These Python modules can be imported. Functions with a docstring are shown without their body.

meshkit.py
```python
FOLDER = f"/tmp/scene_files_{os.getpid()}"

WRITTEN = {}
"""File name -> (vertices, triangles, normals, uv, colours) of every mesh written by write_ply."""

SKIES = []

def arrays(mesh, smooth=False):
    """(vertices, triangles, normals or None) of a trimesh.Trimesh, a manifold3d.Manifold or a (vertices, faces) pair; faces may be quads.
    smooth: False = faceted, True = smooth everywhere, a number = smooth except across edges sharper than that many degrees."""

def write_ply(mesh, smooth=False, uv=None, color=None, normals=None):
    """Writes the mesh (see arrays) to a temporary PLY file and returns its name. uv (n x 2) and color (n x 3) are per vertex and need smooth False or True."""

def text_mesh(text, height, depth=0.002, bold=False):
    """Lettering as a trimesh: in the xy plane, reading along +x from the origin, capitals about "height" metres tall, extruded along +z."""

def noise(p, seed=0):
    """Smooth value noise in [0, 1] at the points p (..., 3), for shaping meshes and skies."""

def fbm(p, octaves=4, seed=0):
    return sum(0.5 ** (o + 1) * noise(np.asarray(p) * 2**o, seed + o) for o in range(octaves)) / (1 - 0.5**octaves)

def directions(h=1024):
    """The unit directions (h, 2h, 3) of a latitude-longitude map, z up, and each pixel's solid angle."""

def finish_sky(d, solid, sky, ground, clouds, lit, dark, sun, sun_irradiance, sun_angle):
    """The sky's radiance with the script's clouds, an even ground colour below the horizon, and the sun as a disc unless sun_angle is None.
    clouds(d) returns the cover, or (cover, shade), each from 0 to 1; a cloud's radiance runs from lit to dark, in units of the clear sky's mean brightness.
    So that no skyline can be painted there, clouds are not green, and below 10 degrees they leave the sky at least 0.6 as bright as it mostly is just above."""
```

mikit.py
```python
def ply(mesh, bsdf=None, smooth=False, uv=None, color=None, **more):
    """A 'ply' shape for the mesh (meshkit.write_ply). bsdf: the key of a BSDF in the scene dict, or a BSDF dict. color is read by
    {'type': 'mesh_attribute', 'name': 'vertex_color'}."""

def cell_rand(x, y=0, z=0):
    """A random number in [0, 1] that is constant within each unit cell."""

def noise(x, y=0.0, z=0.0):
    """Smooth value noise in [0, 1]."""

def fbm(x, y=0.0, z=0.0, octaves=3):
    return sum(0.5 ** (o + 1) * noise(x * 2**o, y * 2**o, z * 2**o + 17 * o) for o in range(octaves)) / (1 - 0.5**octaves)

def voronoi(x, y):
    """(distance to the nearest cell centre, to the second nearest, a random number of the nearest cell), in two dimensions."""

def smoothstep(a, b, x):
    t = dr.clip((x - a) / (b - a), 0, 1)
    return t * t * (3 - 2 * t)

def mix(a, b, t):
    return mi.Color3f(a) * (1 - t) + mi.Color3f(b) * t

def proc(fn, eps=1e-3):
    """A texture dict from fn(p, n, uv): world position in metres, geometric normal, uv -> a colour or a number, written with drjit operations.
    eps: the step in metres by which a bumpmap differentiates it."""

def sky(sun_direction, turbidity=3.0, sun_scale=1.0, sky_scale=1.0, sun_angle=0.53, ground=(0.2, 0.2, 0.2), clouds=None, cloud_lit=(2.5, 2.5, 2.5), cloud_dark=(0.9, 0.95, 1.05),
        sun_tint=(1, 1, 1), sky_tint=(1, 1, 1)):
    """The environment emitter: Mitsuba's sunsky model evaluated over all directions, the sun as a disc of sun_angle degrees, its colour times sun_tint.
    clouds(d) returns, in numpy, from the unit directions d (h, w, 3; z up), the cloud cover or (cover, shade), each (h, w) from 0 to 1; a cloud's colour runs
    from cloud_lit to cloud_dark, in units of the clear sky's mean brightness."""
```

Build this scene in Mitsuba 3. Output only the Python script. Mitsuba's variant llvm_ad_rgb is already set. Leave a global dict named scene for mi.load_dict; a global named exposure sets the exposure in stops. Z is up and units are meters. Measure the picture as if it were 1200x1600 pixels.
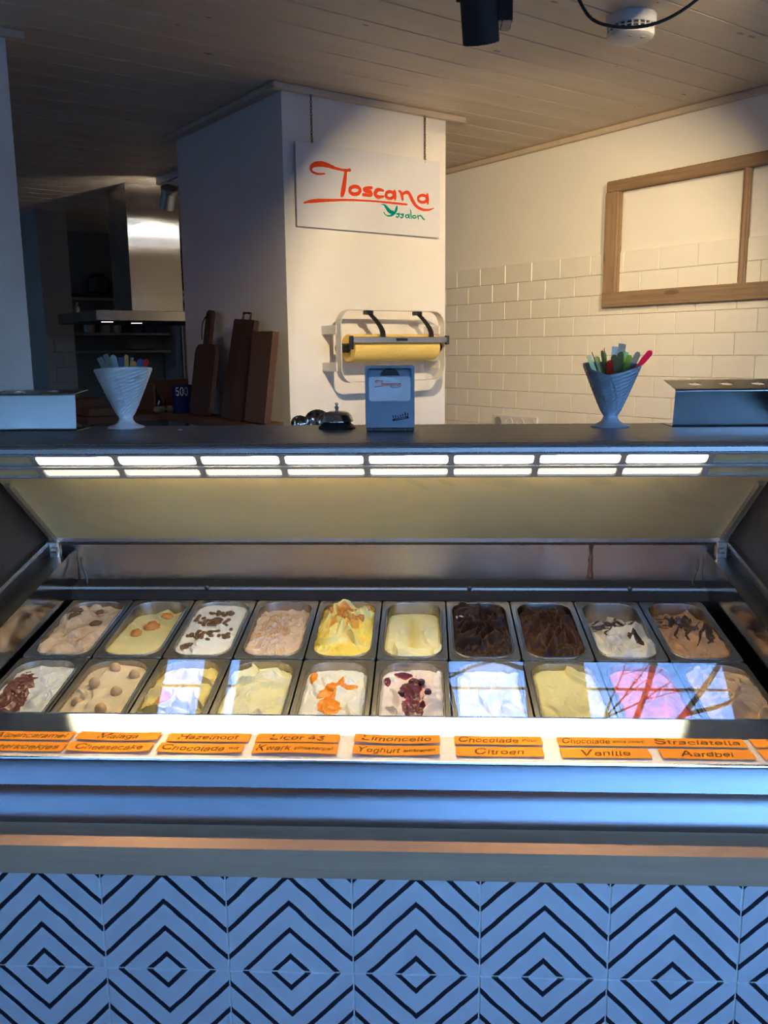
import math, random
import numpy as np, trimesh, shapely
import shapely.geometry as sg
from shapely import affinity
import drjit as dr
import mitsuba as mi
import mikit, meshkit
from mikit import noise, fbm, voronoi, cell_rand, smoothstep, mix
T4 = mi.ScalarTransform4f
rnd = random.Random(11)
E = 1.58                                    # eye height; heights below are given from the eye and lifted by E
exposure = 0.0
SKY, LAMP, HOODLAMP = 89.0, 57.0, 4.0            # sky scale, radiance of the display strip and of the hood lamps
SPOT1, SPOT2, SPOT3, SPOT4 = 9.3, 8.0, 1.4, 12.0        # intensities of the sign, counter, kitchen and tile wall spotlights
scene, labels = {'type': 'scene'}, {}

# ------------------------------------------------------------------ camera
pitch, roll, yaw, FPX = math.radians(10.5227), math.radians(-0.5641), math.radians(-2.7267), 1369.65
fw = np.array([math.sin(yaw)*math.cos(pitch), math.cos(yaw)*math.cos(pitch), -math.sin(pitch)])
rt = np.array([math.cos(yaw), -math.sin(yaw), 0.0])
up = np.cross(rt, fw)
up = -math.sin(roll)*rt + math.cos(roll)*up
scene['camera'] = {'type': 'perspective', 'fov': math.degrees(2*math.atan(600/FPX)), 'fov_axis': 'x', 'near_clip': 0.01, 'far_clip': 500.0,
    'to_world': T4().look_at(origin=[0, 0, E], target=[float(v) for v in np.array([0, 0, E])+fw], up=[float(v) for v in up])}
# ------------------------------------------------------------------ daylight: blue sky in front of the shop, sun behind it
scene['sky'] = mikit.sky([0.35, 0.72, 0.62], turbidity=2.5, sun_scale=0.0, sky_scale=SKY, sky_tint=(0.62, 0.86, 1.15), ground=(0.16, 0.16, 0.17))
scene['sky']['sampling_weight'] = 3.0
# ------------------------------------------------------------------ room axes: the shop stands turned against the counter
RM = math.radians(128.7223)
U3, W3 = np.array([math.cos(RM), math.sin(RM), 0.0]), np.array([math.sin(RM), -math.cos(RM), 0.0])
Z3 = np.array([0, 0, 1.0])
def frame(x, y, z, o):
    m = np.eye(4); m[:3, 0], m[:3, 1], m[:3, 2], m[:3, 3] = x, y, z, o
    return m
ROOM = frame(U3, W3, Z3, [0, 0, E])                      # (u, w, z from the eye)
def at_room(u, w, z): return U3*u+W3*w+np.array([0, 0, E+z])
WORLD = frame([1, 0, 0], [0, 1, 0], [0, 0, 1], [0, 0, E])   # (x, y, z from the eye)

# ------------------------------------------------------------------ spotlights (each lamp's body stands below with its maker)
WALL_SPOT_AT, WALL_SPOT_DIR = np.array([0.135, 2.26, E+0.70]), np.array([0.117, 0.92, -0.375])
def spot(key, at, direction, intensity, cutoff, beam, weight=.6):
    scene[key] = {'type': 'spot', 'sampling_weight': weight, 'intensity': {'type': 'rgb', 'value': intensity}, 'cutoff_angle': cutoff, 'beam_width': beam,
        'to_world': T4().look_at(origin=[float(v) for v in at], target=[float(v) for v in np.asarray(at)+np.asarray(direction)], up=[0.01, 0.02, 1])}

# ------------------------------------------------------------------ materials
def rgb(c): return {'type': 'rgb', 'value': list(c)}
def diffuse(c): return {'type': 'twosided', 'b': {'type': 'diffuse', 'reflectance': c if isinstance(c, dict) else rgb(c)}}
def glossy(c, a=0.1, ior=1.5): return {'type': 'twosided', 'b': {'type': 'roughplastic', 'diffuse_reflectance': c if isinstance(c, dict) else rgb(c), 'alpha': a, 'int_ior': ior}}
def metal(c, a, av=None):
    d = {'type': 'roughconductor', 'material': 'none', 'specular_reflectance': rgb(c)}
    if av is None: d['alpha'] = a
    else: d['alpha_u'], d['alpha_v'] = a, av
    return {'type': 'twosided', 'b': d}
def mat(key, d): scene[key] = d; return key
VC = {'type': 'mesh_attribute', 'name': 'vertex_color'}

mat('white_paint', diffuse((.80, .78, .74)))
mat('grout', diffuse((.66, .63, .58)))
mat('wall_tile_glaze', glossy((.80, .77, .72), .06))
mat('steel', metal((.62, .61, .60), .18))
mat('steel_bright', metal((.78, .77, .76), .10))
mat('mirror_steel', metal((.62, .60, .57), .035))
mat('liner_steel', metal((.52, .50, .47), .025))
mat('pan_steel', metal((.34, .32, .30), .22))
mat('aluminium', metal((.38, .39, .41), .22))
mat('front_paint', diffuse((.07, .055, .045)))
mat('aluminium_dull', metal((.50, .50, .50), .35))
mat('black_plastic', glossy((.012, .012, .013), .2))
mat('black_paint', glossy((.006, .006, .006), .4))
mat('steel_satin', metal((.36, .36, .37), .06))
mat('sign_white', diffuse((.70, .71, .76)))
mat('steel_hazy', metal((.42, .44, .46), .19))
mat('dark_void', diffuse((.02, .02, .022)))
mat('chrome_dark', metal((.42, .43, .45), .05))
mat('grey_plastic', glossy((.30, .30, .29), .25))
mat('white_plastic', glossy((.72, .72, .72), .25))
mat('china', glossy((.84, .85, .86), .10))
mat('china_shade', glossy((.38, .44, .52), .22))  # the same china darkened: the right cup's bluish shade put into its colour
mat('paper_white', diffuse((.78, .78, .80)))
mat('print_red', diffuse((.72, .075, .03)))
mat('print_teal', diffuse((.0, .24, .22)))
mat('print_black', diffuse((.03, .02, .015)))
mat('ink_brown', diffuse((.13, .045, .012)))
mat('ticket_paper', diffuse((.93, .30, .035)))
mat('ledge_white', glossy((.80, .74, .66), .3))
mat('dispenser_paint', metal((.135, .155, .185), .25))
mat('gelato_cream', {'type': 'twosided', 'b': {'type': 'principled', 'base_color': VC, 'roughness': .5, 'specular': .2}})
mat('gelato_sauce', {'type': 'twosided', 'b': {'type': 'principled', 'base_color': VC, 'roughness': .28, 'specular': .5}})
mat('bean_brown', glossy((.12, .05, .022), .3))
mat('hazelnut_skin', glossy((.70, .43, .19), .4))
mat('biscuit', glossy((.15, .062, .02), .4))
mat('caramel_nut', glossy((.52, .19, .03), .2))
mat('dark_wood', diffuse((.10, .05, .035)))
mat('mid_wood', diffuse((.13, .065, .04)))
mat('book_blue', diffuse((.012, .016, .05)))
mat('bottle_glass', glossy((.006, .008, .006), .05))
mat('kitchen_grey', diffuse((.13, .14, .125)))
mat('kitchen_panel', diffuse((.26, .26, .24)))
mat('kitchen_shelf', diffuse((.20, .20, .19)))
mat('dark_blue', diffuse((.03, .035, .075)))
mat('glass_pane', {'type': 'thindielectric', 'int_ior': 1.5})
mat('street_grey', diffuse((.22, .22, .22)))
mat('brick_far', diffuse((.24, .13, .09)))
mat('bark', diffuse((.05, .035, .03)))

def wood_fn(c0, c1, along, across, scale=1.0, ring=26.0, knots=0.0):
    """Straight-grained wood: along and across are world directions."""
    al, ac = [float(v) for v in along], [float(v) for v in across]
    def fn(p, n, uv):
        s = p.x*al[0]+p.y*al[1]+p.z*al[2]
        t = p.x*ac[0]+p.y*ac[1]+p.z*ac[2]
        g = fbm(s*1.6*scale, t*14*scale, (p.z+p.x)*3, 3)
        r = noise(t*ring*4*scale+g*3, s*2.2*scale, 3.3)
        fine = noise(s*14*scale, t*420*scale, 1.0)
        k = dr.clip(.55*g+.33*r+.2*fine-.05, 0, 1)
        c = mix(c0, c1, k)
        if knots:
            d1, d2, _ = voronoi(s*1.7, t*6.0)
            c = mix(c, [v*.35 for v in c1], smoothstep(.085, .05, d1)*knots)
        return c
    return fn
def plank_fn(p, n, uv):
    u = p.x*float(U3[0])+p.y*float(U3[1]); w = p.x*float(W3[0])+p.y*float(W3[1])
    b = dr.floor((u-2.03)/.166)
    tone = cell_rand(b, 3, 1)
    g = fbm(w*1.3+tone*9, u*16, b, 3)
    fine = noise(w*9, u*300, 2.0)
    c = mix((.72, .58, .43), (.88, .75, .59), dr.clip(g*.9+.25*fine+.3*tone-.25, 0, 1))
    d1, d2, r = voronoi(w*2.6+b*3.7, u*6.0)
    return mix(c, (.17, .10, .06), smoothstep(.052, .02, d1*(.7+1.6*cell_rand(b, dr.floor(w*2.6), 5)))*dr.select(r > .62, 1.0, .0)*.7)
mat('ceiling_wood', glossy(mikit.proc(plank_fn), .4))
mat('trim_wood', diffuse(mikit.proc(wood_fn((.50, .41, .31), (.64, .54, .42), W3, U3))))
mat('old_wood', diffuse(mikit.proc(wood_fn((.15, .095, .058), (.40, .28, .175), U3, Z3, 1.0, 30, .8))))
mat('old_wood_upright', diffuse(mikit.proc(wood_fn((.17, .105, .062), (.42, .29, .185), Z3, U3, 1.0, 30, .8))))
mat('ledge_wood', diffuse(mikit.proc(wood_fn((.30, .195, .12), (.48, .315, .20), [1, 0, 0], [0, .7, 1], .8, 22))))
mat('board_wood', diffuse(mikit.proc(wood_fn((.05, .025, .018), (.10, .06, .042), Z3, U3, 1.0, 24))))

def panel_fn(p, n, uv):
    s = fbm(p.x*3.0, p.z*9.0, 1.0, 4)
    scuff = smoothstep(.66, .80, noise(p.x*26+p.z*40, p.z*30, 4.0))*smoothstep(.45, .7, noise(p.x*2.2, p.z*3, 8.0))
    return mix((.80, .675, .34), (.66, .55, .27), dr.clip(s*1.3-.2, 0, 1))*(1-.08*scuff)
mat('cream_panel', glossy(mikit.proc(panel_fn), .3))
def diamond_fn(p, n, uv):
    x = p.x+.115; z = p.z-(E-.978)
    wob = (noise(p.x*45, p.z*45, 1.0)-.5)*.0022+(noise(p.x*7, p.z*7, 5.0)-.5)*.004
    i = dr.floor(x/.2)
    dx = dr.abs(x-i*.2-.1)
    j = dr.floor(z/.4+.5)
    dz = dr.abs(z-j*.4)
    # a diamond stands at the middle of every tile column
    d = dx+dz+wob
    k = (d-.029)/.0468
    f = dr.abs(k-dr.floor(k+.5))*.0468
    ink = smoothstep(.0058, .0047, f)*dr.select(d > .015, 1.0, .0)
    base = mix((.60, .60, .595), (.69, .69, .68), noise(p.x*9, p.z*9, i*3.1+j))
    return mix(base, (.012, .014, .024), ink)
mat('cement_tile', glossy(mikit.proc(diamond_fn), .28))
def roll_fn(p, n, uv):
    w = p.x*float(W3[0])+p.y*float(W3[1])
    a = (w*1.0+p.z*1.5)
    c = dr.floor(w/.034); r = dr.floor((p.z-w*.2)/.028)
    lx = w/.034-c-.5; lz = (p.z-w*.2)/.028-r-.5
    m = smoothstep(.09, .05, dr.abs(lz-lx*.55))*smoothstep(.42, .36, dr.abs(lx))*noise(w*700, p.z*300, 1)
    return mix((.84, .58, .15), (.52, .36, .14), m*.55*dr.select(cell_rand(c, r, 2) > .35, 1.0, .0))
mat('roll_paper', diffuse(mikit.proc(roll_fn)))
def laminate_fn(p, n, uv):
    return mix((.10, .098, .098), (.15, .147, .145), fbm(p.x*4, p.y*60, 1.0, 3))
mat('shelf_laminate', glossy(mikit.proc(laminate_fn), .22, 1.33))
mat('hood_steel', {'type': 'twosided', 'b': {'type': 'roughconductor', 'material': 'none', 'specular_reflectance': rgb((.62, .60, .57)), 'alpha_u': .35, 'alpha_v': .035}})
def smear_fn(p, n, uv):
    s = fbm(p.x*5, p.z*22, 2.0, 4)
    drip = smoothstep(.55, .75, noise(p.x*60, p.z*6, 1.0))*.25
    return mix((.80, .74, .66), (.52, .46, .39), dr.clip(s*.9+drip-.2, 0, 1))
mat('rear_steel', {'type': 'twosided', 'b': {'type': 'roughconductor', 'material': 'none', 'specular_reflectance': mikit.proc(smear_fn), 'alpha': .16}})
def floor_fn(p, n, uv):
    return mix((.20, .17, .145), (.27, .235, .20), fbm(p.x*3, p.y*3, 0, 3))
mat('floor_stone', diffuse(mikit.proc(floor_fn)))
SPOON = {}
for nm, c in dict(clear=(.50, .58, .58), green=(.50, .72, .18), lime=(.70, .78, .10), pink=(.95, .10, .28), red=(.80, .10, .05), blue=(.25, .40, .80), amber=(.85, .55, .15), olive=(.42, .40, .20)).items():
    SPOON[nm] = mat('spoon_'+nm, {'type': 'principledthin', 'base_color': rgb(c), 'roughness': .15, 'spec_trans': .7, 'diff_trans': .8, 'eta': 1.4})

# ------------------------------------------------------------------ mesh helpers
def cat(ms): return trimesh.util.concatenate([m for m in ms if m is not None])
def move(mesh, M):
    m = mesh.copy(); m.apply_transform(M)     # apply_transform turns the winding over for mirrored frames
    return m
def box(lo, hi, b=0.0):
    lo, hi = np.minimum(lo, hi).astype(float), np.maximum(lo, hi).astype(float)
    if b <= 0: return trimesh.creation.box(bounds=[lo, hi])
    b = min(b, .49*float((hi-lo).min()))
    pts = []
    for sx in (0, 1):
        for sy in (0, 1):
            for sz in (0, 1):
                c = np.array([hi[0] if sx else lo[0], hi[1] if sy else lo[1], hi[2] if sz else lo[2]])
                d = np.array([-1 if sx else 1, -1 if sy else 1, -1 if sz else 1])*b
                for k in range(3):
                    q = c+d; q[k] = c[k]; pts.append(q)
    return trimesh.convex.convex_hull(np.array(pts))
def tile_slab(x0, x1, y0, y1, z0, z1, b):
    """A slab lying in xy with its upper edges bevelled: 20 triangles."""
    v = [(x0, y0, z0), (x1, y0, z0), (x1, y1, z0), (x0, y1, z0), (x0, y0, z1-b), (x1, y0, z1-b), (x1, y1, z1-b), (x0, y1, z1-b),
         (x0+b, y0+b, z1), (x1-b, y0+b, z1), (x1-b, y1-b, z1), (x0+b, y1-b, z1)]
    f = [(0, 3, 2), (0, 2, 1), (8, 9, 10), (8, 10, 11)]
    for k in range(4):
        n = (k+1) % 4
        f += [(k, n, n+4), (k, n+4, k+4), (k+4, n+4, n+8), (k+4, n+8, k+8)]
    return trimesh.Trimesh(np.array(v, float), np.array(f), process=False)
def extrude_x(prof, x0, x1):
    """A closed profile of (y, z) swept along x."""
    p = sg.Polygon(prof)
    m = trimesh.creation.extrude_polygon(p, x1-x0, engine='earcut')
    return move(m, frame([0, 1, 0], [0, 0, 1], [1, 0, 0], [x0, 0, 0]))
def strip(path, t):
    """A (y, z) polyline given the thickness t to its right hand side."""
    return list(sg.LineString(path).buffer(t/2, cap_style='flat', join_style='mitre').exterior.coords)[:-1]
def lathe(prof, n=48):
    m = trimesh.creation.revolve(np.array(prof, float), sections=n)
    if m.volume < 0: m.invert()
    return m
def tube(pts, r, sides=10, cap=True):
    p = np.asarray(pts, float)
    t = np.gradient(p, axis=0); t /= np.linalg.norm(t, axis=1, keepdims=True)+1e-12
    a = np.cross(t[0], [0, 0, 1.0] if abs(t[0][2]) < .9 else [1.0, 0, 0]); a /= np.linalg.norm(a)
    vs, ang = [], np.arange(sides)*2*np.pi/sides
    rr = np.broadcast_to(r, (len(p),))
    for i in range(len(p)):
        a = a-t[i]*(a@t[i]); a /= np.linalg.norm(a); b = np.cross(t[i], a)
        vs.append(p[i]+rr[i]*(np.cos(ang)[:, None]*a+np.sin(ang)[:, None]*b))
    v = np.vstack(vs); f = []
    for i in range(len(p)-1):
        for j in range(sides):
            k = (j+1) % sides
            f += [(i*sides+j, i*sides+k, (i+1)*sides+k), (i*sides+j, (i+1)*sides+k, (i+1)*sides+j)]
    if cap:
        v = np.vstack([v, p[0], p[-1]]); e = (len(p)-1)*sides
        for j in range(sides):
            k = (j+1) % sides
            f += [(len(v)-2, k, j), (len(v)-1, e+j, e+k)]
    return trimesh.Trimesh(v, np.array(f), process=False)
def smooth_path(pts, n=40):
    from scipy.interpolate import make_interp_spline
    p = np.asarray(pts, float); s = np.r_[0, np.cumsum(np.linalg.norm(np.diff(p, axis=0), axis=1))]
    return make_interp_spline(s, p, k=min(3, len(p)-1))(np.linspace(0, s[-1], n))
def rr_ring(hx, hy, r, n=8):
    r = max(r, 1e-4); out = []
    for cx, cy, a0 in ((1, 1, 0), (-1, 1, 90), (-1, -1, 180), (1, -1, 270)):
        for a in np.radians(np.linspace(a0, a0+90, n)):
            out.append((cx*(hx-r)+r*math.cos(a), cy*(hy-r)+r*math.sin(a)))
    return np.array(out)
def loft(rings, cap0=True, cap1=True):
    n = len(rings[0]); v = np.vstack(rings); f = []
    for i in range(len(rings)-1):
        for j in range(n):
            k = (j+1) % n
            f += [(i*n+j, i*n+k, (i+1)*n+k), (i*n+j, (i+1)*n+k, (i+1)*n+j)]
    if cap0: v = np.vstack([v, rings[0].mean(0)]); f += [(len(v)-1, (j+1) % n, j) for j in range(n)]
    if cap1: v = np.vstack([v, rings[-1].mean(0)]); o = (len(rings)-1)*n; f += [(len(v)-1, o+j, o+(j+1) % n) for j in range(n)]
    return trimesh.Trimesh(v, np.array(f), process=False)
def ring3(hx, hy, r, z, n=8):
    p = rr_ring(hx, hy, r, n); return np.column_stack([p, np.full(len(p), z)])
def flat_shape(shape, depth):
    return cat([trimesh.creation.extrude_polygon(g, depth, engine='earcut') for g in getattr(shape, 'geoms', [shape]) if g.area > 1e-9])

# ------------------------------------------------------------------ object helpers
COUNT = {}
def numbered(name):
    k = COUNT.get(name, 0); COUNT[name] = k+1
    return name if k == 0 else f'{name}_{k:03d}'
def thing(name, label, category, group=None):
    key = numbered(name)
    labels[key] = {'label': label, 'category': category}
    if group: labels[key]['group'] = group
    return key
def part(root, name, mesh, bsdf, M=WORLD, smooth=False, label=None, kind=None, uv=None, color=None, **more):
    key = numbered(root+'__'+name)
    if M is not None: mesh = move(mesh, M)
    scene[key] = mikit.ply(mesh, bsdf, smooth, uv, color, **more)
    if label: labels[key] = {'label': label}
    if kind: labels.setdefault(key, {})['kind'] = kind
    return key
def whole(name, mesh, bsdf, label, category, group=None, M=WORLD, smooth=False, color=None, kind=None, **more):
    key = thing(name, label, category, group)
    if M is not None: mesh = move(mesh, M)
    scene[key] = mikit.ply(mesh, bsdf, smooth, None, color, **more)
    if kind: labels[key]['kind'] = kind
    return key
def struct(name, mesh, bsdf, label, category, M=WORLD, smooth=False):
    if mesh is not None:
        scene[name] = mikit.ply(mesh if M is None else move(mesh, M), bsdf, smooth)
    labels[name] = {'label': label, 'category': category, 'kind': 'structure'}
    return name
# ================================================================== the setting
C = 1.05                                     # ceiling above the eye
floor_poly = sg.Polygon([(-6.5, -1.35), (5.9, -1.35), (5.9, 9.0), (-6.5, 9.0)])
struct('floor', box([-6.5, -9.5, -E-.06], [6.2, 9.5, -E]), 'floor_stone', 'dull brown stone floor of the ice cream shop', 'floor')
# ceiling: boards across the room, bevelled edges, 166 mm wide
room_poly = sg.Polygon([(-6.4, -.96), (6.2, -.96), (6.2, 9.5), (-6.4, 9.5)])          # everything behind the shop front, in x and y
room_poly = affinity.affine_transform(room_poly, [float(U3[0]), float(U3[1]), float(W3[0]), float(W3[1]), 0, 0])     # the same in u and w
CEIL = ROOM @ frame([1, 0, 0], [0, 1, 0], [0, 0, 1], [0, 0, C+.02])
struct('ceiling', flat_shape(room_poly.intersection(sg.box(-6, -3.2, 8.4, 5.6)), .03), 'trim_wood', 'low ceiling of pale knotty wooden boards', 'ceiling', CEIL)
u0 = 2.03-.166*24
while u0 < 8.3:
    clip = room_poly.intersection(sg.box(u0, -3.1, u0+.1645, 5.3))
    if clip.area > .01:
        n_ = clip.bounds
        if clip.area > .985*.1645*(n_[3]-n_[1]): b = move(tile_slab(n_[1], n_[3], 0, .1645, 0, .02, .0035), frame([0, 1, 0], [1, 0, 0], [0, 0, -1], [u0, 0, C+.02]))
        else: b = move(flat_shape(clip, .02), frame([1, 0, 0], [0, 1, 0], [0, 0, 1], [0, 0, C]))
        part('ceiling', 'plank', b, 'ceiling_wood', ROOM)
    u0 += .166
WR = 3.567                                   # right wall plane
struct('wall_right', box([-3.0, WR, -E], [8.3, WR+.12, C+.02]), 'white_paint', 'cream painted right wall above white tiles', 'wall', ROOM)
scene['wall_right__grout'] = mikit.ply(move(box([1.6, WR-.006, -.74], [5.2, WR, .456]), ROOM), 'grout')
RW = ROOM @ frame([-1, 0, 0], [0, 0, 1], [0, -1, 0], [0, WR-.006, 0])     # x to the viewer's right, y up, z off the wall
for j in range(12):
    z1 = .4545-.0995*j
    for i in range(-2, 13):
        u1 = 4.122-.2065*i-(.10325 if j % 2 else 0)
        part('wall_right', 'tile', tile_slab(-u1+.0012, -u1+.2065-.0012, z1-.0983, z1, 0, .007, .0022), 'wall_tile_glaze', RW)
PU, PW0, PW1 = 3.283, 1.894, 2.756           # pillar
struct('pillar', box([PU, PW0, -E], [4.33, PW1, C+.02]), 'white_paint', 'white plastered pillar carrying the shop sign', 'pillar', ROOM)
struct('wall_left', box([PU-.01, -3.0, -E], [PU+.16, .845, C+.02]), 'white_paint', 'white wall left of the kitchen passage, lit bluish by the sky', 'wall', ROOM)
struct('wall_back', box([8.1, -3.0, -E], [8.25, WR+.1, C+.02]), 'kitchen_grey', 'dark grey green back wall of the kitchen', 'wall', ROOM)
struct('wall_side', box([1.25, -3.15, -E], [8.3, -3.0, C+.02]), 'white_paint', 'white side wall far to the left', 'wall', ROOM)
def trim(n, lo, hi, label): struct(f'trim_{n}', box(lo, hi, .004), 'trim_wood', label, 'trim', ROOM)
trim(1, [-3.0, WR-.026, C-.028], [8.1, WR, C], 'wooden ceiling strip along the right wall')
trim(2, [PU-.032, PW0-.05, C-.026], [PU, PW1+.10, C], 'wooden ceiling strip over the pillar front')
trim(3, [PU-.001, PW0-.05, C-.026], [4.40, PW0, C], 'wooden ceiling strip over the dark side of the pillar')
trim(4, [PU-.045, -3.0, C-.026], [PU-.01, .90, C], 'wooden ceiling strip over the left wall')
# shop front behind the camera, with open windows towards the street
FY = -.80
HEAD = .85
holes = [(-3.0, -2.12, -.15), (-1.30, -1.03, -.2), (-.985, -.86, -.2), (.076, .508, -.45), (.717, 1.45, -.45), (1.72, 3.0, -.45), (3.25, 4.7, -.45)]
front = sg.box(-6.4, -E, 6.1, C+.02)
for a, b, z0 in holes: front = front.difference(sg.box(a, z0, b, HEAD if a > -2 else .35))
fm = trimesh.creation.extrude_polygon(front, .12, engine='earcut')
struct('wall_front', move(fm, frame([1, 0, 0], [0, 0, 1], [0, -1, 0], [0, FY, 0])), 'front_paint', 'dark wooden shop front with open windows behind the camera', 'wall')
n = 0
for a, b, z0 in holes:
    n += 1; HD = HEAD if a > -2 else .35
    bars = [box([a, FY-.11, z0], [a+.035, FY-.06, HD]), box([b-.035, FY-.11, z0], [b, FY-.06, HD]), box([a, FY-.11, HD-.025], [b, FY-.06, HD]),
            box([a, FY-.082, HD-.190], [b, FY-.072, HD-.182]), box([a, FY-.082, HD-.345], [b, FY-.072, HD-.337]), box([a, FY-.11, z0], [b, FY-.06, z0+.04])]
    struct(f'window_{n}', cat(bars), 'dark_wood', f'open shop window with a dark frame, number {n} from the left', 'window')

# ================================================================== gelato display case
XL, XR = -1.115, .885
disp = thing('display_case', 'long steel and glass gelato display case with a lit strip above the ice cream pans', 'display case')
def dpart(name, prof, bsdf, x0=XL, x1=XR, **k): return part(disp, name, extrude_x(prof, x0, x1), bsdf, **k)
# serving shelf with a rounded nose
nose = [(1.985, -.198)]+[(1.985-.110*math.sin(t), -.198-.0090+.0090*math.cos(t)) for t in np.linspace(0, math.pi/2, 15)]+[(1.876, -.2090), (2.34, -.2090), (2.34, -.198)]
dpart('serving_shelf', nose, 'shelf_laminate', smooth=40, label='dark grey serving shelf with a rounded front edge')
dpart('shelf_trim', [(1.878, -.2095), (1.878, -.2195), (1.895, -.2195), (1.895, -.2095)], 'aluminium_dull', label='thin aluminium strip under the shelf edge')
dpart('shelf_gasket', [(1.877, -.2195), (1.877, -.2222), (1.92, -.2222), (1.92, -.2195)], 'black_plastic')
# light strip: two rows of lit panes in a grey grid, facing down and forward
A, B = np.array([1.876, -.2218]), np.array([1.936, -.2805])
d2 = (B-A)/np.linalg.norm(B-A); LEN = float(np.linalg.norm(B-A)); n2 = np.array([d2[1], -d2[0]])     # forward and down
LS = WORLD @ frame([1, 0, 0], [0, d2[0], d2[1]], [0, n2[0], n2[1]], [0, A[0], A[1]])
def lpart(name, mesh, bsdf, **k): return part(disp, name, mesh, bsdf, LS, **k)
LAMP_KEY = lpart('light_strip', box([XL, 0, -.03], [XR, LEN, -.006]), 'aluminium_dull')
bounds = [-1.048, -.8635]+[-.8635+.184*i for i in range(1, 9)]+[.79]
row = [(.004, .0335), (.0500, LEN-.004)]
grid = sg.box(XL, 0, XR, LEN)
def rrect(x0, y0, x1, y1, r): return sg.box(x0+r, y0+r, x1-r, y1-r).buffer(r, quad_segs=4)
for a, b in zip(bounds[:-1], bounds[1:]):
    for y0, y1 in row: grid = grid.difference(rrect(a+.0065, y0, b-.0065, y1, .007))
part(LAMP_KEY, 'lamp_grid', move(flat_shape(grid, .006), frame([1, 0, 0], [0, 1, 0], [0, 0, 1], [0, 0, -.004])), 'grey_plastic', LS, label='grey plastic grid in front of the lamp')
for i, (a, b) in enumerate(zip(bounds[:-1], bounds[1:])):
    lit = 0 < i < len(bounds)-2
    for r, (y0, y1) in enumerate(row):
        q = box([a+.002, y0-.002, -.0055], [b-.002, y1+.002, -.003])
        if lit:
            key = part(LAMP_KEY, 'lit_pane', q, 'white_plastic', LS)
            scene[key]['emitter'] = {'type': 'area', 'sampling_weight': .3, 'radiance': rgb([v*LAMP for v in (1.0, .84, .53)] if r == 0 else [1.30, 1.12, .74])}
        else: part(LAMP_KEY, 'unlit_pane', q, 'cream_panel', LS)
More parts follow.
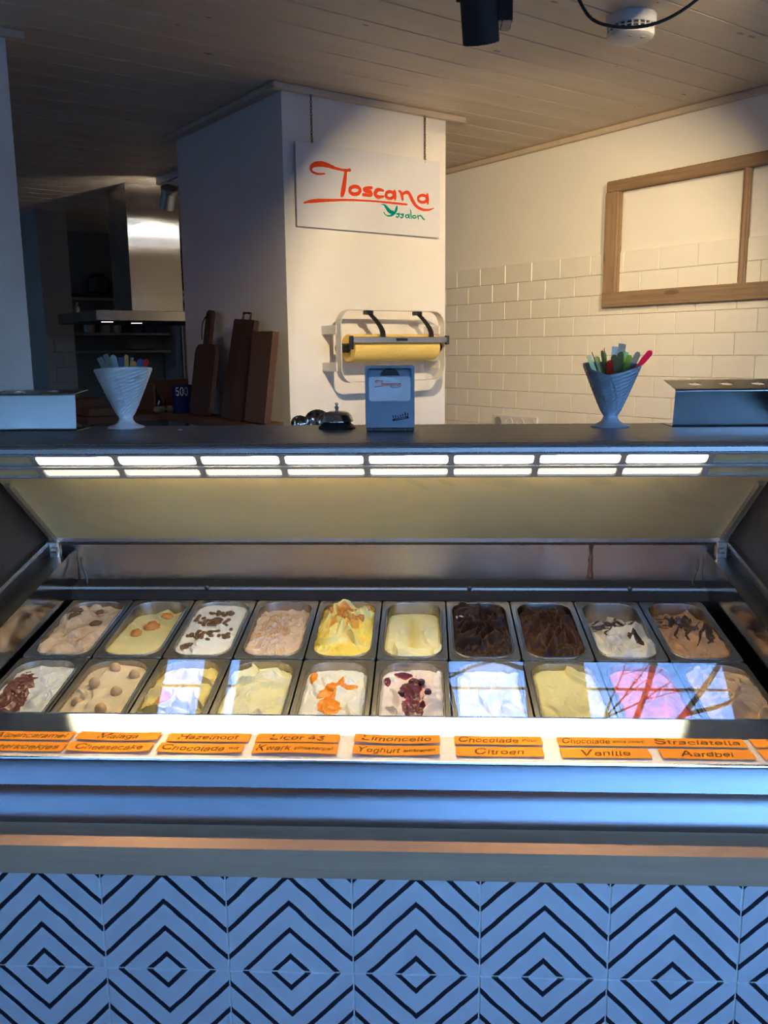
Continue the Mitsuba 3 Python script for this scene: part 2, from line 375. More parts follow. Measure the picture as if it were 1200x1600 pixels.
key = part(LAMP_KEY, 'lamp_slot', box([bounds[1], LEN, -.026], [bounds[-2], LEN+.001, -.005]), 'white_plastic', LS)     # glowing strip added under the lamp housing to brighten the sloping panel
scene[key]['emitter'] = {'type': 'area', 'sampling_weight': 1.0, 'radiance': rgb([v*LAMP*.6 for v in (1.0, .84, .53)])}
part(LAMP_KEY, 'lamp_divider', box([XL, .0360, .0021], [XR, .0475, .006], .002), 'grey_plastic', LS, label='pale grey bar between the two rows of lit panes')
# sloping inner hood panel under the shelf
dpart('hood_panel', strip([(2.048, -.2085), (2.050, -.2966), (2.305, -.4985)], .006), 'cream_panel', -1.03, .800, label='cream yellow sloping panel under the lamp')
dpart('hood_rail', [(2.300, -.492), (2.304, -.5165), (2.334, -.522), (2.334, -.500)], 'aluminium_dull', -1.03, .800)
dpart('hood_rail', [(2.297, -.510), (2.299, -.5175), (2.313, -.519), (2.313, -.510)], 'black_plastic', -1.03, .800)
dpart('rear_wall', [(2.352, -.50), (2.358, -.632), (2.375, -.632), (2.375, -.49), (2.33, -.49), (2.33, -.50)], 'rear_steel', -1.03, .80, label='smeared stainless rear wall of the case')
dv = np.array([(.452+.5*.0012*math.sin(i*1.7), 2.3525+.0055*t, -.519-.105*t) for i, t in enumerate(np.linspace(0, 1, 14))])
part('display_case__rear_wall', 'sauce_drip', tube(dv, [.004+.0030*math.sin(1.1+i*.55)**2+.002*(i > 8) for i in range(14)], 8), 'bean_brown', smooth=True, label='brown dried sauce drip')
# black air duct step behind the pans
dpart('duct_step', [(2.36, -.6295), (2.312, -.6375), (2.312, -.655), (2.36, -.655)], 'dark_void', -.975, .755)
dpart('duct_rail', [(2.3115, -.6375), (2.3085, -.6395), (2.3075, -.6455), (2.312, -.6465)], 'pan_steel', -.975, .755)
dpart('duct_step', [(2.312, -.6465), (2.303, -.6480), (2.288, -.6690), (2.312, -.700)], 'dark_void', -.975, .755)
for x in (-.60, .12, .55): part(disp, 'screw', move(lathe([(0, 0), (.006, 0), (.006, .004), (.003, .006), (0, .006)], 12), frame([1, 0, 0], [0, .16, -1], [0, -1, -.16], [x, 2.309, -.6400])), 'black_plastic')
# well under the pans
dpart('well_floor', [(1.44, -.93), (2.36, -.93), (2.36, -.945), (1.44, -.945)], 'dark_void', -.99, .77)
dpart('well_back', [(2.345, -.66), (2.345, -.93), (2.36, -.93), (2.36, -.66)], 'dark_void', -.99, .77)
# front sill of polished steel, ticket ledge, bumper
dpart('polished_sill', [(1.381, -.6405), (1.438, -.6312), (1.448, -.6330), (1.455, -.93), (1.445, -.93), (1.438, -.640), (1.381, -.646)], 'mirror_steel', label='mirror polished steel sill')
dpart('ticket_ledge', [(1.287, -.6405), (1.381, -.6405), (1.381, -.652), (1.287, -.652)], 'ledge_white', label='white ledge carrying the flavour tickets')
dpart('ledge_lip', [(1.2835, -.6412), (1.2845, -.6385), (1.288, -.6385), (1.289, -.6412)], 'steel_bright')
bump = [(1.2865, -.6415), (1.2825, -.6435), (1.2750, -.6560), (1.2690, -.6680), (1.2655, -.6760), (1.2670, -.6775), (1.2795, -.6790), (1.2800, -.6900), (1.2792, -.6980), (1.2770, -.7050), (1.2730, -.7130), (1.2680, -.7230), (1.2660, -.7290), (1.2655, -.7360), (1.2668, -.7425), (1.2735, -.7450), (1.36, -.7450), (1.36, -.6415)]
dpart('front_bumper', bump, 'aluminium', smooth=50, label='profiled aluminium bumper rail')
# glass front: steep below, leaning back above
t65, t24, R = math.radians(65), math.radians(24), .09
g = [np.array([1.437, -.6310])]
g.append(g[0]+.268*np.array([math.cos(t65), math.sin(t65)]))
c0 = g[1]
for t in np.linspace(t65, t24, 11)[1:]: g.append(c0+R*np.array([math.sin(t65)-math.sin(t), math.cos(t)-math.cos(t65)]))
g.append(np.array([1.886, -.2150]))
g = [g[0]+(g[1]-g[0])*t for t in np.linspace(0, .97, 12)]+g[1:-1]+[g[-2]+(g[-1]-g[-2])*t for t in np.linspace(.05, 1, 8)]
g = np.array(g); xs = np.linspace(-1.045, .815, 2)
gv = np.array([[x, y, z] for y, z in g for x in xs]); gf = []
for i in range(len(g)-1): gf += [(2*i, 2*i+1, 2*i+3), (2*i, 2*i+3, 2*i+2)]
part(disp, 'front_glass', trimesh.Trimesh(gv, np.array(gf), process=False), 'glass_pane', smooth=True, label='clear curved front glass')
# ends: steel liner beside the pans, ledge, dark end cheek, bracket
for s, xi, xo in ((-1, -.975, -1.04), (1, .755, .81)):
    line = [(1.455, -.700), (2.30, -.546), (2.352, -.546), (2.352, -.93), (1.455, -.93)]
    part(disp, 'side_liner', extrude_x(line, min(xi, xi+s*.006), max(xi, xi+s*.006)), 'liner_steel', label='dark polished steel liner beside the pans')
    led = [(1.44, -.7035), (2.30, -.5465), (2.30, -.5525), (1.44, -.7095)]
    part(disp, 'side_ledge', extrude_x(led, min(xi+s*.004, xo), max(xi+s*.004, xo)), 'steel')
    cheek = [(1.30, -.66), (1.437, -.631)]+[(float(a), float(b)) for a, b in g[1:]]+[(2.34, -.2085), (2.375, -.2085), (2.375, -1.55), (1.36, -1.55), (1.36, -.745), (1.29, -.745)]
    part(disp, 'end_cheek', extrude_x(cheek, min(xo, xo+s*.012), max(xo, xo+s*.012)), 'black_plastic', label='glossy dark end cheek')
    fl = strip([(1.47, -.66), (2.285, -.512)], .012)
    part(disp, 'end_moulding', extrude_x(fl, min(xo, xo-s*.016), max(xo, xo-s*.016)), 'steel')
    arm = strip([(2.06, -.314), (2.31, -.512)], .018)
    part(disp, 'hood_bracket', extrude_x(arm, min(xo-s*.022, xo-s*.034), max(xo-s*.022, xo-s*.034)), 'aluminium_dull')
    part(disp, 'hinge', box([xo-s*.016, 2.28, -.552], [xo-s*.045, 2.305, -.505], .004), 'steel')
    part(disp, 'hinge', move(lathe([(0, 0), (.008, 0), (.008, .014), (0, .014)], 16), frame([0, 1, 0], [0, 0, 1], [1, 0, 0], [xo-s*.036-.007, 2.276, -.527])), 'steel')
    xc = xi-s*.02
    part(disp, 'sensor_cable', tube(smooth_path([(xc, 2.335, -.56), (xc-s*.002, 2.33, -.585), (xc-s*.012, 2.325, -.61), (xc-s*.016, 2.32, -.636)], 12), .0035, 8), 'black_plastic', smooth=True)
    part(disp, 'end_panel', box([xo+s*.012, 1.29, -.745] if s > 0 else [XL, 1.29, -.745], [XR, 2.34, -.66] if s > 0 else [xo+s*.012, 2.34, -.66]), 'aluminium_dull')
dpart('case_back', [(2.375, -.2085), (2.39, -.2085), (2.39, -1.50), (2.375, -1.50)], 'aluminium_dull')

# ================================================================== tiled counter front with a wooden ledge
cnt = thing('counter_base', 'counter front of white cement tiles with black diamond lines under a wooden ledge', 'counter')
part(cnt, 'wooden_ledge', extrude_x([(1.200, -.742), (1.200, -.788), (1.2356, -.788), (1.2356, -.812), (1.36, -.812), (1.36, -.745), (1.300, -.742)], XL, XR), 'ledge_wood', label='grey brown oak ledge')
part(cnt, 'backing', box([XL, 1.2372, -E], [XR, 1.30, -.812]), 'grout')
TF = WORLD @ frame([1, 0, 0], [0, 0, 1], [0, -1, 0], [0, 1.244, 0])
for r in range(4):
    z1 = -.778-.2*r
    for c in range(10):
        x0 = -1.115+.2*c
        part(cnt, 'tile', tile_slab(x0+.0011, x0+.1989, z1-.1989 if r < 3 else -E+.002, (z1-.0011) if r else -.811, -.001, .0082+rnd.uniform(-.0005, .0005), .0012), 'cement_tile', TF)
# ================================================================== ice cream pans and their ice cream
TILT = math.atan2(.092, .665)
CT, ST = math.cos(TILT), math.sin(TILT)
def pan_frame(row, k):
    y, z = ((2.118, -.6910), (1.7845, -.7372))[row]
    return WORLD @ frame([1, 0, 0], [0, CT, ST], [0, -ST, CT], [-.965+.17*k+.085, y, z])
HX, HY, HR = .0685, .1515, .047
def pan_mesh():
    n = 8
    rings = [ring3(.0835, .1665, .010, -.012, n), ring3(.0840, .1670, .010, -.004, n), ring3(.0830, .1660, .010, -.0005, n), ring3(.0805, .1635, .010, 0, n),
             ring3(HX+.0045, HY+.0045, HR+.0045, -.0012, n), ring3(HX+.003, HY+.003, HR+.003, .0008, n), ring3(HX+.001, HY+.001, HR+.001, .0006, n),
             ring3(HX, HY, HR, -.0012, n), ring3(HX-.002, HY-.002, HR-.002, -.02, n), ring3(HX-.006, HY-.006, HR-.004, -.115, n), ring3(HX-.016, HY-.016, HR-.012, -.122, n)]
    inner = loft(rings, cap0=False, cap1=True)
    outer = loft([ring3(HX-.004, HY-.004, HR-.004, -.124, n), ring3(HX+.0015, HY+.0015, HR, -.02, n), ring3(HX+.004, HY+.004, HR, -.0135, n), ring3(.0835, .1665, .010, -.012, n)], cap0=True, cap1=False)
    return cat([inner, outer])
PAN = pan_mesh()

NA, NB = 104, 226
ga, gb = np.linspace(-HX-.0012, HX+.0012, NA), np.linspace(-HY-.0012, HY+.0012, NB)
AA, BB = np.meshgrid(ga, gb)
QX, QY = np.abs(AA)-(HX-HR), np.abs(BB)-(HY-HR)
EDGE = -(np.hypot(np.maximum(QX, 0), np.maximum(QY, 0))+np.minimum(np.maximum(QX, QY), 0)-HR)     # distance inside the opening
def sst(a, b, x):
    t = np.clip((x-a)/(b-a), 0, 1); return t*t*(3-2*t)
def nz(x, y, f, seed, oct=1):
    p = np.stack([x*f+seed*7.13, y*f+seed*3.77, np.full_like(x, seed*1.31)], -1)
    return meshkit.fbm(p, oct, seed) if oct > 1 else meshkit.noise(p, seed)
class Gelato:
    """A height field over the pan opening, worked with a spatula: strokes with one sharp flank, folds and crumbs."""
    def __init__(s, seed, front=-.004, back=-.016, mid=.004, folds=.006, fold_f=24, rough=.0015, strokes=14, samp=.010, ang=(60, 120), sizes=(.018, .05), crown=0.0, ridge=0.0, crisp=.0045):
        r = np.random.default_rng(seed); s.seed, s.r = seed, r
        t = (BB+HY)/(2*HY)
        h = front*(1-t)+back*t+mid*np.sin(np.pi*np.clip(t, 0, 1))
        wx = AA+.012*(nz(AA, BB, 18, seed+1, 2)-.5)*2; wy = BB+.014*(nz(AA, BB, 18, seed+2, 2)-.5)*2
        h = h+folds*2*(nz(wx, wy, fold_f, seed+3, 3)-.5)
        if ridge: h = h+ridge*(1-np.abs(2*nz(wx*1.0, wy*.55, 55, seed+5, 2)-1))**2
        if crown: h = h+crown*np.exp(-((AA/.048)**2+((BB+.005)/.10)**2))
        rid = (1-np.abs(2*nz(wx*1.25, wy*.7, 75, seed+6, 2)-1))**3
        h = h+crisp*(rid-.25)*sst(.38, .62, nz(AA, BB, 24, seed+7, 2))
        acc = np.zeros_like(h)
        for _ in range(strokes):
            a0, b0 = r.uniform(-.05, .05), r.uniform(-.13, .12)
            th = math.radians(r.uniform(*ang)); L = r.uniform(.03, .075); wd = r.uniform(*sizes)
            bend = r.uniform(-12, 12)
            x, y = wx-a0, wy-b0
            sx = x*math.cos(th)+y*math.sin(th); tx = -x*math.sin(th)+y*math.cos(th)-bend*sx*sx
            q = tx/wd
            prof = np.where(q < 0, sst(-1.0, 0, q)**1.3, 1-sst(0, .16, q))
            prof *= 1-sst(.55, 1.0, np.abs(sx)/L)
            acc = np.maximum(acc, prof*samp*1.45*r.uniform(.45, 1.0)) if r.random() < .8 else acc-prof*samp*.6
        h = h+acc-.004+rough*2.6*(nz(wx, wy, 130, seed+8, 3)-.5)
        s.h = np.minimum(h, .004+.9*np.maximum(EDGE, 0)+.0)-.004*(1-sst(0, .008, EDGE))
        s.col = None
    def level(s, cap=.022):
        s.h = np.where(s.h > cap, cap+(s.h-cap)*.4, s.h); return s
    def at(s, a, b):
        i = int(np.clip(np.searchsorted(gb, b), 1, NB-1)); j = int(np.clip(np.searchsorted(ga, a), 1, NA-1))
        return float(s.h[i, j])
    def faces(s, mask):
        idx = np.arange(NA*NB).reshape(NB, NA)
        q = np.stack([idx[:-1, :-1], idx[:-1, 1:], idx[1:, 1:], idx[1:, :-1]], -1).reshape(-1, 4)
        keep = mask.ravel()[q].any(1)
        q = q[keep]
        return np.vstack([q[:, [0, 1, 2]], q[:, [0, 2, 3]]])
    def mesh(s, h=None, mask=None):
        h = s.h if h is None else h
        mask = (EDGE > -.001) if mask is None else mask
        f = s.faces(mask)
        used, inv = np.unique(f, return_inverse=True)
        v = np.stack([AA, BB, h], -1).reshape(-1, 3)[used]
        return trimesh.Trimesh(v, inv.reshape(-1, 3), process=False), used
def colour(base, other=None, m=None, seed=0, var=.06):
    c = np.broadcast_to(np.array(base, float), AA.shape+(3,)).copy()
    if other is not None: c = c*(1-m[..., None])+np.array(other, float)*m[..., None]
    return np.clip(c*(1+var*2*(nz(AA, BB, 40, seed+21, 3)-.5))[..., None], 0, 1)
def place(row, k, g, col, flav, sauces=()):
    M = pan_frame(row, k)
    which = 'back' if row == 0 else 'front'
    pk = whole('gelato_pan', PAN, 'pan_steel', f'steel pan filled with {flav}', 'ice cream pan', 'steel pans of the display', M, smooth=35)
    m, used = g.mesh()
    key = whole('gelato', m, 'gelato_cream', f'{flav} in its {which} row pan', 'ice cream', 'ice cream flavours', M, smooth=True, color=col.reshape(-1, 3)[used])
    for nm, mask, c0, c1, thick in sauces:
        t = sst(.40, .62, mask)
        h = g.h+thick*t-.0012*(1-sst(.0, .4, t))+.0006*(nz(AA, BB, 120, g.seed+31, 2)-.5)
        sm, used = g.mesh(h, (mask > .42) & (EDGE > .002))
        cc = np.array(c0)*(1-t[..., None])+np.array(c1)*t[..., None]
        cc = np.clip(cc*(.75+.5*nz(AA, BB, 90, g.seed+41, 2))[..., None], 0, 1)
        part(key, nm, sm, 'gelato_sauce', M, smooth=True, color=cc.reshape(-1, 3)[used])
    return key, M
def blob(seed, a0, b0, sa, sb, f=26, rot=0.0, thr=.5, stretch=1.0):
    """A sauce mask: a patch around (a0, b0), torn up by noise."""
    x, y = AA-a0, BB-b0
    c, s_ = math.cos(rot), math.sin(rot)
    x, y = x*c+y*s_, -x*s_+y*c
    wx = x+.014*(nz(AA, BB, 30, seed+2, 2)-.5); wy = y+.014*(nz(AA, BB, 30, seed+4, 2)-.5)
    body = np.exp(-((wx/sa)**2+(wy/sb)**2))
    return np.clip(body*(.35+1.15*nz(wx*stretch, wy, f*2, seed, 3)), 0, 1)
def lines(seed, f, width, rot, a0, b0, sa, sb):
    x, y = AA-a0, BB-b0
    c, s_ = math.cos(rot), math.sin(rot); u_, v_ = x*c+y*s_, -x*s_+y*c
    w = v_+.018*(nz(AA, BB, 22, seed, 2)-.5)*2
    d = np.abs(((w*f+.5*nz(AA, BB, 14, seed+3)) % 1)-.5)*2/f
    return np.clip(sst(width*1.6, width*.5, d), 0, 1)*sst(.25, .55, np.exp(-((x/sa)**2+(y/sb)**2))*(.4+1.2*nz(AA, BB, 28, seed+5, 2)))

WHITE, CREAM = (.80, .76, .66), (.80, .70, .48)
CHOC, CHOC2 = (.024, .010, .006), (.044, .017, .009)
CHOCS = ((.05, .02, .014), (.032, .012, .009))
# back row
g = Gelato(101, -.002, -.010, .006, .007, 22, .0016, 16, .014, (20, 80))
kA = place(0, 0, g, colour((.62, .42, .24), (.46, .28, .15), sst(.55, .75, nz(AA, BB, 30, 5, 3)), 1), 'light brown caramel ice cream with five biscuit chunks'); gA = g
g = Gelato(102, .000, -.030, .006, .003, 14, .0005, 5, .010, (40, 80), (.05, .09) , crisp=.0012); gB = g
kB = place(0, 1, g, colour((.80, .66, .28), seed=2, var=.03), 'smooth pale yellow ice cream with three amber candied nuts')
g = Gelato(103, -.002, -.002, .003, .004, 16, .0006, 6, .008, (60, 110), (.04, .07) , crisp=.0012); gC = g
kC = place(0, 2, g, colour(WHITE, seed=3, var=.03), 'cream white ice cream strewn with coffee beans')
g = Gelato(104, -.004, -.016, .006, .006, 26, .0022, 22, .008, (10, 70), (.008, .02), crisp=.008); gD = g
kD = place(0, 3, g, colour((.68, .49, .33), seed=4), 'pinkish beige ice cream with chopped nougat crumbs')
g = Gelato(105, .000, -.010, .006, .008, 20, .0012, 18, .020, (0, 180), (.012, .03), crown=.018, crisp=.008); gE = g
mE = blob(51, .0, .085, .035, .055, 22)
kE = place(0, 4, g, colour((.86, .60, .09), (.86, .72, .28), sst(.4, .7, nz(AA, BB, 24, 9, 2)), 5), 'tall folded yellow ice cream with orange sauce',
           [('sauce', mE, (.82, .42, .03), (.75, .28, .012), .002), ('sauce', np.maximum(blob(52, .02, -.03, .02, .03), blob(53, -.03, .0, .012, .03)), (.84, .50, .05), (.72, .30, .02), .0015)])
g = Gelato(106, .000, -.026, .008, .003, 12, .0008, 5, .012, (70, 110), (.03, .06) , crisp=.0012); gF = g
gr = np.exp(-((AA+.004)/.014)**2)*sst(-.13, -.06, BB)*sst(.13, .06, BB)
g.h = g.h-.010*gr
kF = place(0, 5, g, colour((.82, .72, .36), (.72, .55, .10), np.clip(gr*.7+.5*sst(.05, .13, BB)*sst(.45, .6, nz(AA, BB, 36, 12, 3)), 0, 1), 6, .03), 'pale lemon yellow ice cream with a groove down its middle')
g = Gelato(107, -.002, -.014, .006, .010, 24, .0022, 26, .018, (0, 180), (.012, .03), ridge=.010); gG = g
kG = place(0, 6, g, colour(CHOC, (.012, .005, .004), sst(.5, .7, nz(AA, BB, 40, 14, 3)), 7, .2), 'nearly black chocolate ice cream in rough folds')
g = Gelato(108, -.002, -.020, .008, .009, 22, .002, 22, .016, (50, 120), (.014, .03), ridge=.007); gH = g
kH = place(0, 7, g, colour(CHOC2, (.022, .009, .006), sst(.5, .72, nz(AA, BB, 34, 16, 3)), 8, .2), 'dark brown chocolate ice cream beside the blackest one')
g = Gelato(109, .000, -.052, .020, .007, 20, .0018, 14, .014, (20, 100), (.014, .035)); gI = g
kI = place(0, 8, g, colour((.72, .66, .56), (.50, .43, .36), sst(.62, .8, nz(AA, BB, 60, 18, 3)), 9), 'greyish white ice cream with curled dark chocolate streaks',
           [('chocolate_sauce', np.maximum(np.maximum(lines(61, 44, .0052, .5, .0, .05, .06, .055), lines(64, 38, .005, -.7, -.01, .04, .05, .06)), np.maximum(blob(62, -.042, .045, .013, .024), np.maximum(blob(63, .030, -.05, .010, .04, rot=.5), blob(65, .0, .09, .02, .02)))), *CHOCS, .0015)])
g = Gelato(110, -.002, -.028, .012, .007, 18, .0016, 14, .012, (20, 100), (.02, .04)); gJ = g
kJ = place(0, 9, g, colour((.50, .28, .14), (.38, .19, .09), sst(.55, .8, nz(AA, BB, 34, 19, 3)), 10), 'light brown ice cream under swirls of dark chocolate sauce',
           [('chocolate_sauce', np.maximum(np.maximum(1.25*blob(71, .005, .045, .036, .045, 20), lines(72, 40, .0058, 1.1, .02, .0, .06, .09)), np.maximum(lines(73, 44, .0055, -.4, -.03, .06, .035, .05), 1.1*blob(74, .045, -.02, .012, .05))), *CHOCS, .0016)])
# front row
g = Gelato(201, -.004, -.008, .006, .006, 22, .0018, 14, .010, (30, 80), (.01, .03))
kK = place(1, 0, g, colour((.78, .76, .66), seed=21), 'white ice cream half covered in dark red chocolate shavings',
           [('chocolate_shavings', np.maximum(1.15*blob(81, -.022, .0, .036, .12, 42, .1), blob(82, -.048, .03, .014, .09, 30)), (.17, .05, .035), (.11, .03, .022), .0012)])
g = Gelato(202, .000, -.006, .003, .003, 14, .0006, 4, .007, (60, 110), (.04, .07) , crisp=.0012); gL = g
kL = place(1, 1, g, colour((.76, .60, .37), seed=22, var=.03), 'smooth beige ice cream set with whole hazelnuts')
g = Gelato(203, -.002, -.010, .006, .008, 22, .0014, 16, .015, (0, 180), (.014, .03)); gM = g
kM = place(1, 2, g, colour((.78, .60, .20), seed=23), 'golden yellow folded ice cream beside the hazelnut pan',
           [('sauce', blob(83, -.03, -.02, .02, .05), (.72, .34, .10), (.62, .20, .07), .0012)])
g = Gelato(204, -.002, -.012, .006, .006, 18, .0012, 14, .014, (0, 60), (.016, .04))
kN = place(1, 3, g, colour((.80, .72, .38), (.82, .78, .56), sst(.4, .7, nz(AA, BB, 20, 25, 2)), 24), 'light lemon ice cream pushed into broad lumps')
g = Gelato(205, -.002, -.014, .006, .005, 16, .0012, 8, .010, (50, 110), (.02, .05))
kO = place(1, 4, g, colour(WHITE, seed=25, var=.03), 'white ice cream streaked with bright orange sauce',
           [('sauce', 1.12*np.maximum(np.maximum(blob(91, -.008, .035, .018, .06, 24, -.5), blob(92, -.004, -.035, .030, .035)), np.maximum(np.maximum(blob(93, -.052, .095, .009, .04), blob(190, -.006, .0, .015, .04)), blob(94, .032, .048, .024, .010, 26, .4))), (.90, .36, .015), (.86, .24, .008), .0018)])
g = Gelato(206, -.002, -.012, .006, .005, 16, .0014, 9, .010, (50, 110), (.02, .05)); gP = g
kP = place(1, 5, g, colour((.80, .72, .66), (.72, .30, .30), .5*np.clip(blob(95, .005, .02, .035, .09)*1.3, 0, 1), 26, .03), 'white ice cream with dark cherry sauce and cherries',
           [('sauce', 1.15*np.maximum(np.maximum(blob(96, .0, .03, .026, .06, 24), blob(97, .008, -.045, .028, .045)), np.maximum(blob(98, -.02, .115, .025, .02), blob(99, -.056, .085, .009, .025))), (.30, .012, .045), (.075, .004, .016), .002)])
g = Gelato(207, -.002, -.014, .008, .006, 18, .0012, 12, .012, (0, 120), (.02, .04))
kQ = place(1, 6, g, colour((.80, .74, .62), seed=27, var=.03), 'off-white ice cream right of the cherry pan')
g = Gelato(208, -.002, -.008, .004, .005, 16, .0010, 9, .010, (70, 110), (.025, .05) , crisp=.0012)
kR = place(1, 7, g, colour((.76, .66, .30), seed=28, var=.04), 'plain vanilla yellow ice cream left of the red one')
g = Gelato(209, -.002, -.010, .005, .005, 16, .0012, 10, .010, (40, 120), (.02, .05) , crisp=.0012)
kS = place(1, 8, g, colour((.70, .15, .09), seed=29, var=.05), 'salmon red strawberry ice cream')
g = Gelato(210, .000, -.008, .008, .009, 20, .0014, 14, .018, (20, 150), (.018, .04))
kT = place(1, 9, g, colour((.60, .42, .25), seed=30), 'beige brown peaked ice cream at the right end')

def topping(name, mesh, bsdf, label, cat_, group, km, g, a, b, lift=0.0, rot=None):
    M = km[1]; c, s_ = (math.cos(rot), math.sin(rot)) if rot is not None else (1, 0)
    L = frame([c, s_, 0], [-s_, c, 0], [0, 0, 1], [a, b, g.at(a, b)+lift])
    whole(name, mesh, bsdf, label, cat_, group, M @ L, smooth=True)
def lump(seed, sx, sy, sz, sub=2, f=60, amp=.25):
    m = trimesh.creation.icosphere(subdivisions=sub)
    v = np.array(m.vertices); n_ = meshkit.fbm(v*f/30+seed*5, 3, seed)
    m.vertices = v*(1+amp*2*(n_-.5))[:, None]*[sx, sy, sz]; return m
for i, (a, b, l, r_) in enumerate([(-.040, .085, .011, .3), (.012, .098, .010, 1.2), (-.030, .035, .016, 1.1), (.030, .020, .013, .2), (-.055, -.085, .015, .6)]):
    topping('biscuit_chunk', lump(i+1, l*1.15, l*.85, l*.65, 2, 70, .5), 'biscuit', ['left of two biscuit chunks at the back of the light brown ice cream', 'right of two biscuit chunks at the back of the light brown ice cream', 'long biscuit chunk in the middle of the light brown ice cream', 'biscuit chunk at the right of the light brown ice cream', 'biscuit chunk at the front left corner of the light brown ice cream'][i], 'biscuit chunk', 'biscuit chunks', kA, gA, a, b, .002, r_)
for i, (a, b, l) in enumerate([(.030, .078, .012), (.005, .022, .018), (-.022, -.022, .014)]):
    topping('candied_nut', lump(i+9, l*1.2, l, l*.7, 2, 75, .45), 'caramel_nut', ['small amber candied nut furthest back on the pale yellow ice cream', 'largest amber candied nut on the pale yellow ice cream', 'front amber candied nut on the pale yellow ice cream'][i], 'candied nut', 'candied nuts', kB, gB, a, b, .003, .7*i)
def bean():
    m = trimesh.creation.icosphere(subdivisions=2); v = np.array(m.vertices)
    v[:, 2] -= .45*np.exp(-(v[:, 1]/.16)**2)*(v[:, 2] > 0)*.7
    m.vertices = v*[.0068, .0046, .0034]; return m
BEAN = bean(); rb = np.random.default_rng(5)
spots = []
for a0, b0, sa, sb, n_, heap in [(.012, .085, .030, .012, 16, 'back heap'), (-.005, .030, .030, .020, 26, 'middle heap'), (-.012, -.050, .030, .016, 24, 'front heap'), (-.045, -.105, .012, .010, 6, 'front left corner'), (.048, -.03, .006, .03, 5, 'right edge'), (-.05, .06, .008, .05, 4, 'left edge')]:
    t_ = 0
    while n_ and t_ < 400:
        t_ += 1
        a, b = rb.normal(a0, sa*.62), rb.normal(b0, sb*.62)
        if abs(a) < .056 and abs(b) < .135 and all(math.hypot(a-x, b-y) > .0068 for x, y, _ in spots): spots.append((a, b, heap)); n_ -= 1
for a, b, heap in spots: topping('coffee_bean', BEAN, 'bean_brown', f'roasted coffee bean {"in" if "heap" in heap else "at"} the {heap} of the cream white ice cream', 'coffee bean', f'coffee beans, {heap}', kC, gC, a, b, .0016, rb.uniform(0, 3.1))
nut = trimesh.creation.icosphere(subdivisions=3); v_ = np.array(nut.vertices); v_[:, 2] *= 1+.10*np.maximum(v_[:, 2], 0)**3; nut.vertices = v_*.0125
hz = ['hazelnut on the beige ice cream, nearest the back rim', 'hazelnut on the beige ice cream, in the back right corner', 'hazelnut left of the middle on the beige ice cream', 'hazelnut right of the middle on the beige ice cream', 'hazelnut near the front left edge of the beige ice cream', 'hazelnut at the front centre of the beige ice cream']
for (a, b), t_ in zip([(-.008, .118), (.045, .092), (-.030, .045), (.030, .012), (-.040, -.035), (.022, -.062)], hz):
    topping('hazelnut', nut, 'hazelnut_skin', t_, 'hazelnut', 'hazelnuts', kL, gL, a, b, .003)
rb = np.random.default_rng(8)
cr = []
for _ in range(110):
    a, b = rb.normal(-.008, .022), rb.normal(.02, .045)
    if abs(a) < .055 and abs(b) < .12:
        m = lump(int(rb.integers(1, 99)), *(rb.uniform(.0025, .0055, 3)), 1, 60, .4); m.apply_translation([a, b, gD.at(a, b)+.001]); cr.append(m)
part(kD[0], 'nougat_crumbs', cat(cr), 'hazelnut_skin', kD[1], smooth=30, label='chopped caramelised nougat crumbs', kind='stuff')
rb = np.random.default_rng(18)
ch = []
for a, b in [(.0, .095), (.048, .085), (-.015, .03), (.035, .03), (-.045, .075), (.0, -.005), (.028, .0), (-.035, .01)]:
    m = lump(int(rb.integers(1, 99)), *rb.uniform(.006, .011, 3), 2, 70, .4); m.apply_translation([a, b, gE.at(a, b)+.001]); ch.append(m)
for m in ch: part(kE[0], 'candied_orange', m, 'caramel_nut', kE[1], smooth=True)
cherry = trimesh.creation.icosphere(subdivisions=2, radius=.0078)
scene['cherry_skin'] = glossy((.035, .003, .010), .06)
for (a, b), t_ in zip([(.022, .055), (.036, .0), (-.022, .0), (.0, .068)], ['dark cherry at the back right of the cherry sauce', 'dark cherry with a sauce tail at the right of the cherry pan', 'dark cherry at the left of the cherry sauce', 'dark cherry furthest back in the cherry sauce']):
    topping('cherry', cherry, 'cherry_skin', t_, 'cherry', 'cherries', kP, gP, a, b, .001)
rb = np.random.default_rng(28)
m = lump(3, .010, .006, .004, 2, 90, .7); topping('gelato_crumb', m, 'paper_white', 'small white crumb stuck on the blackest chocolate ice cream', 'crumb', None, kG, gG, -.052, .045, .004)

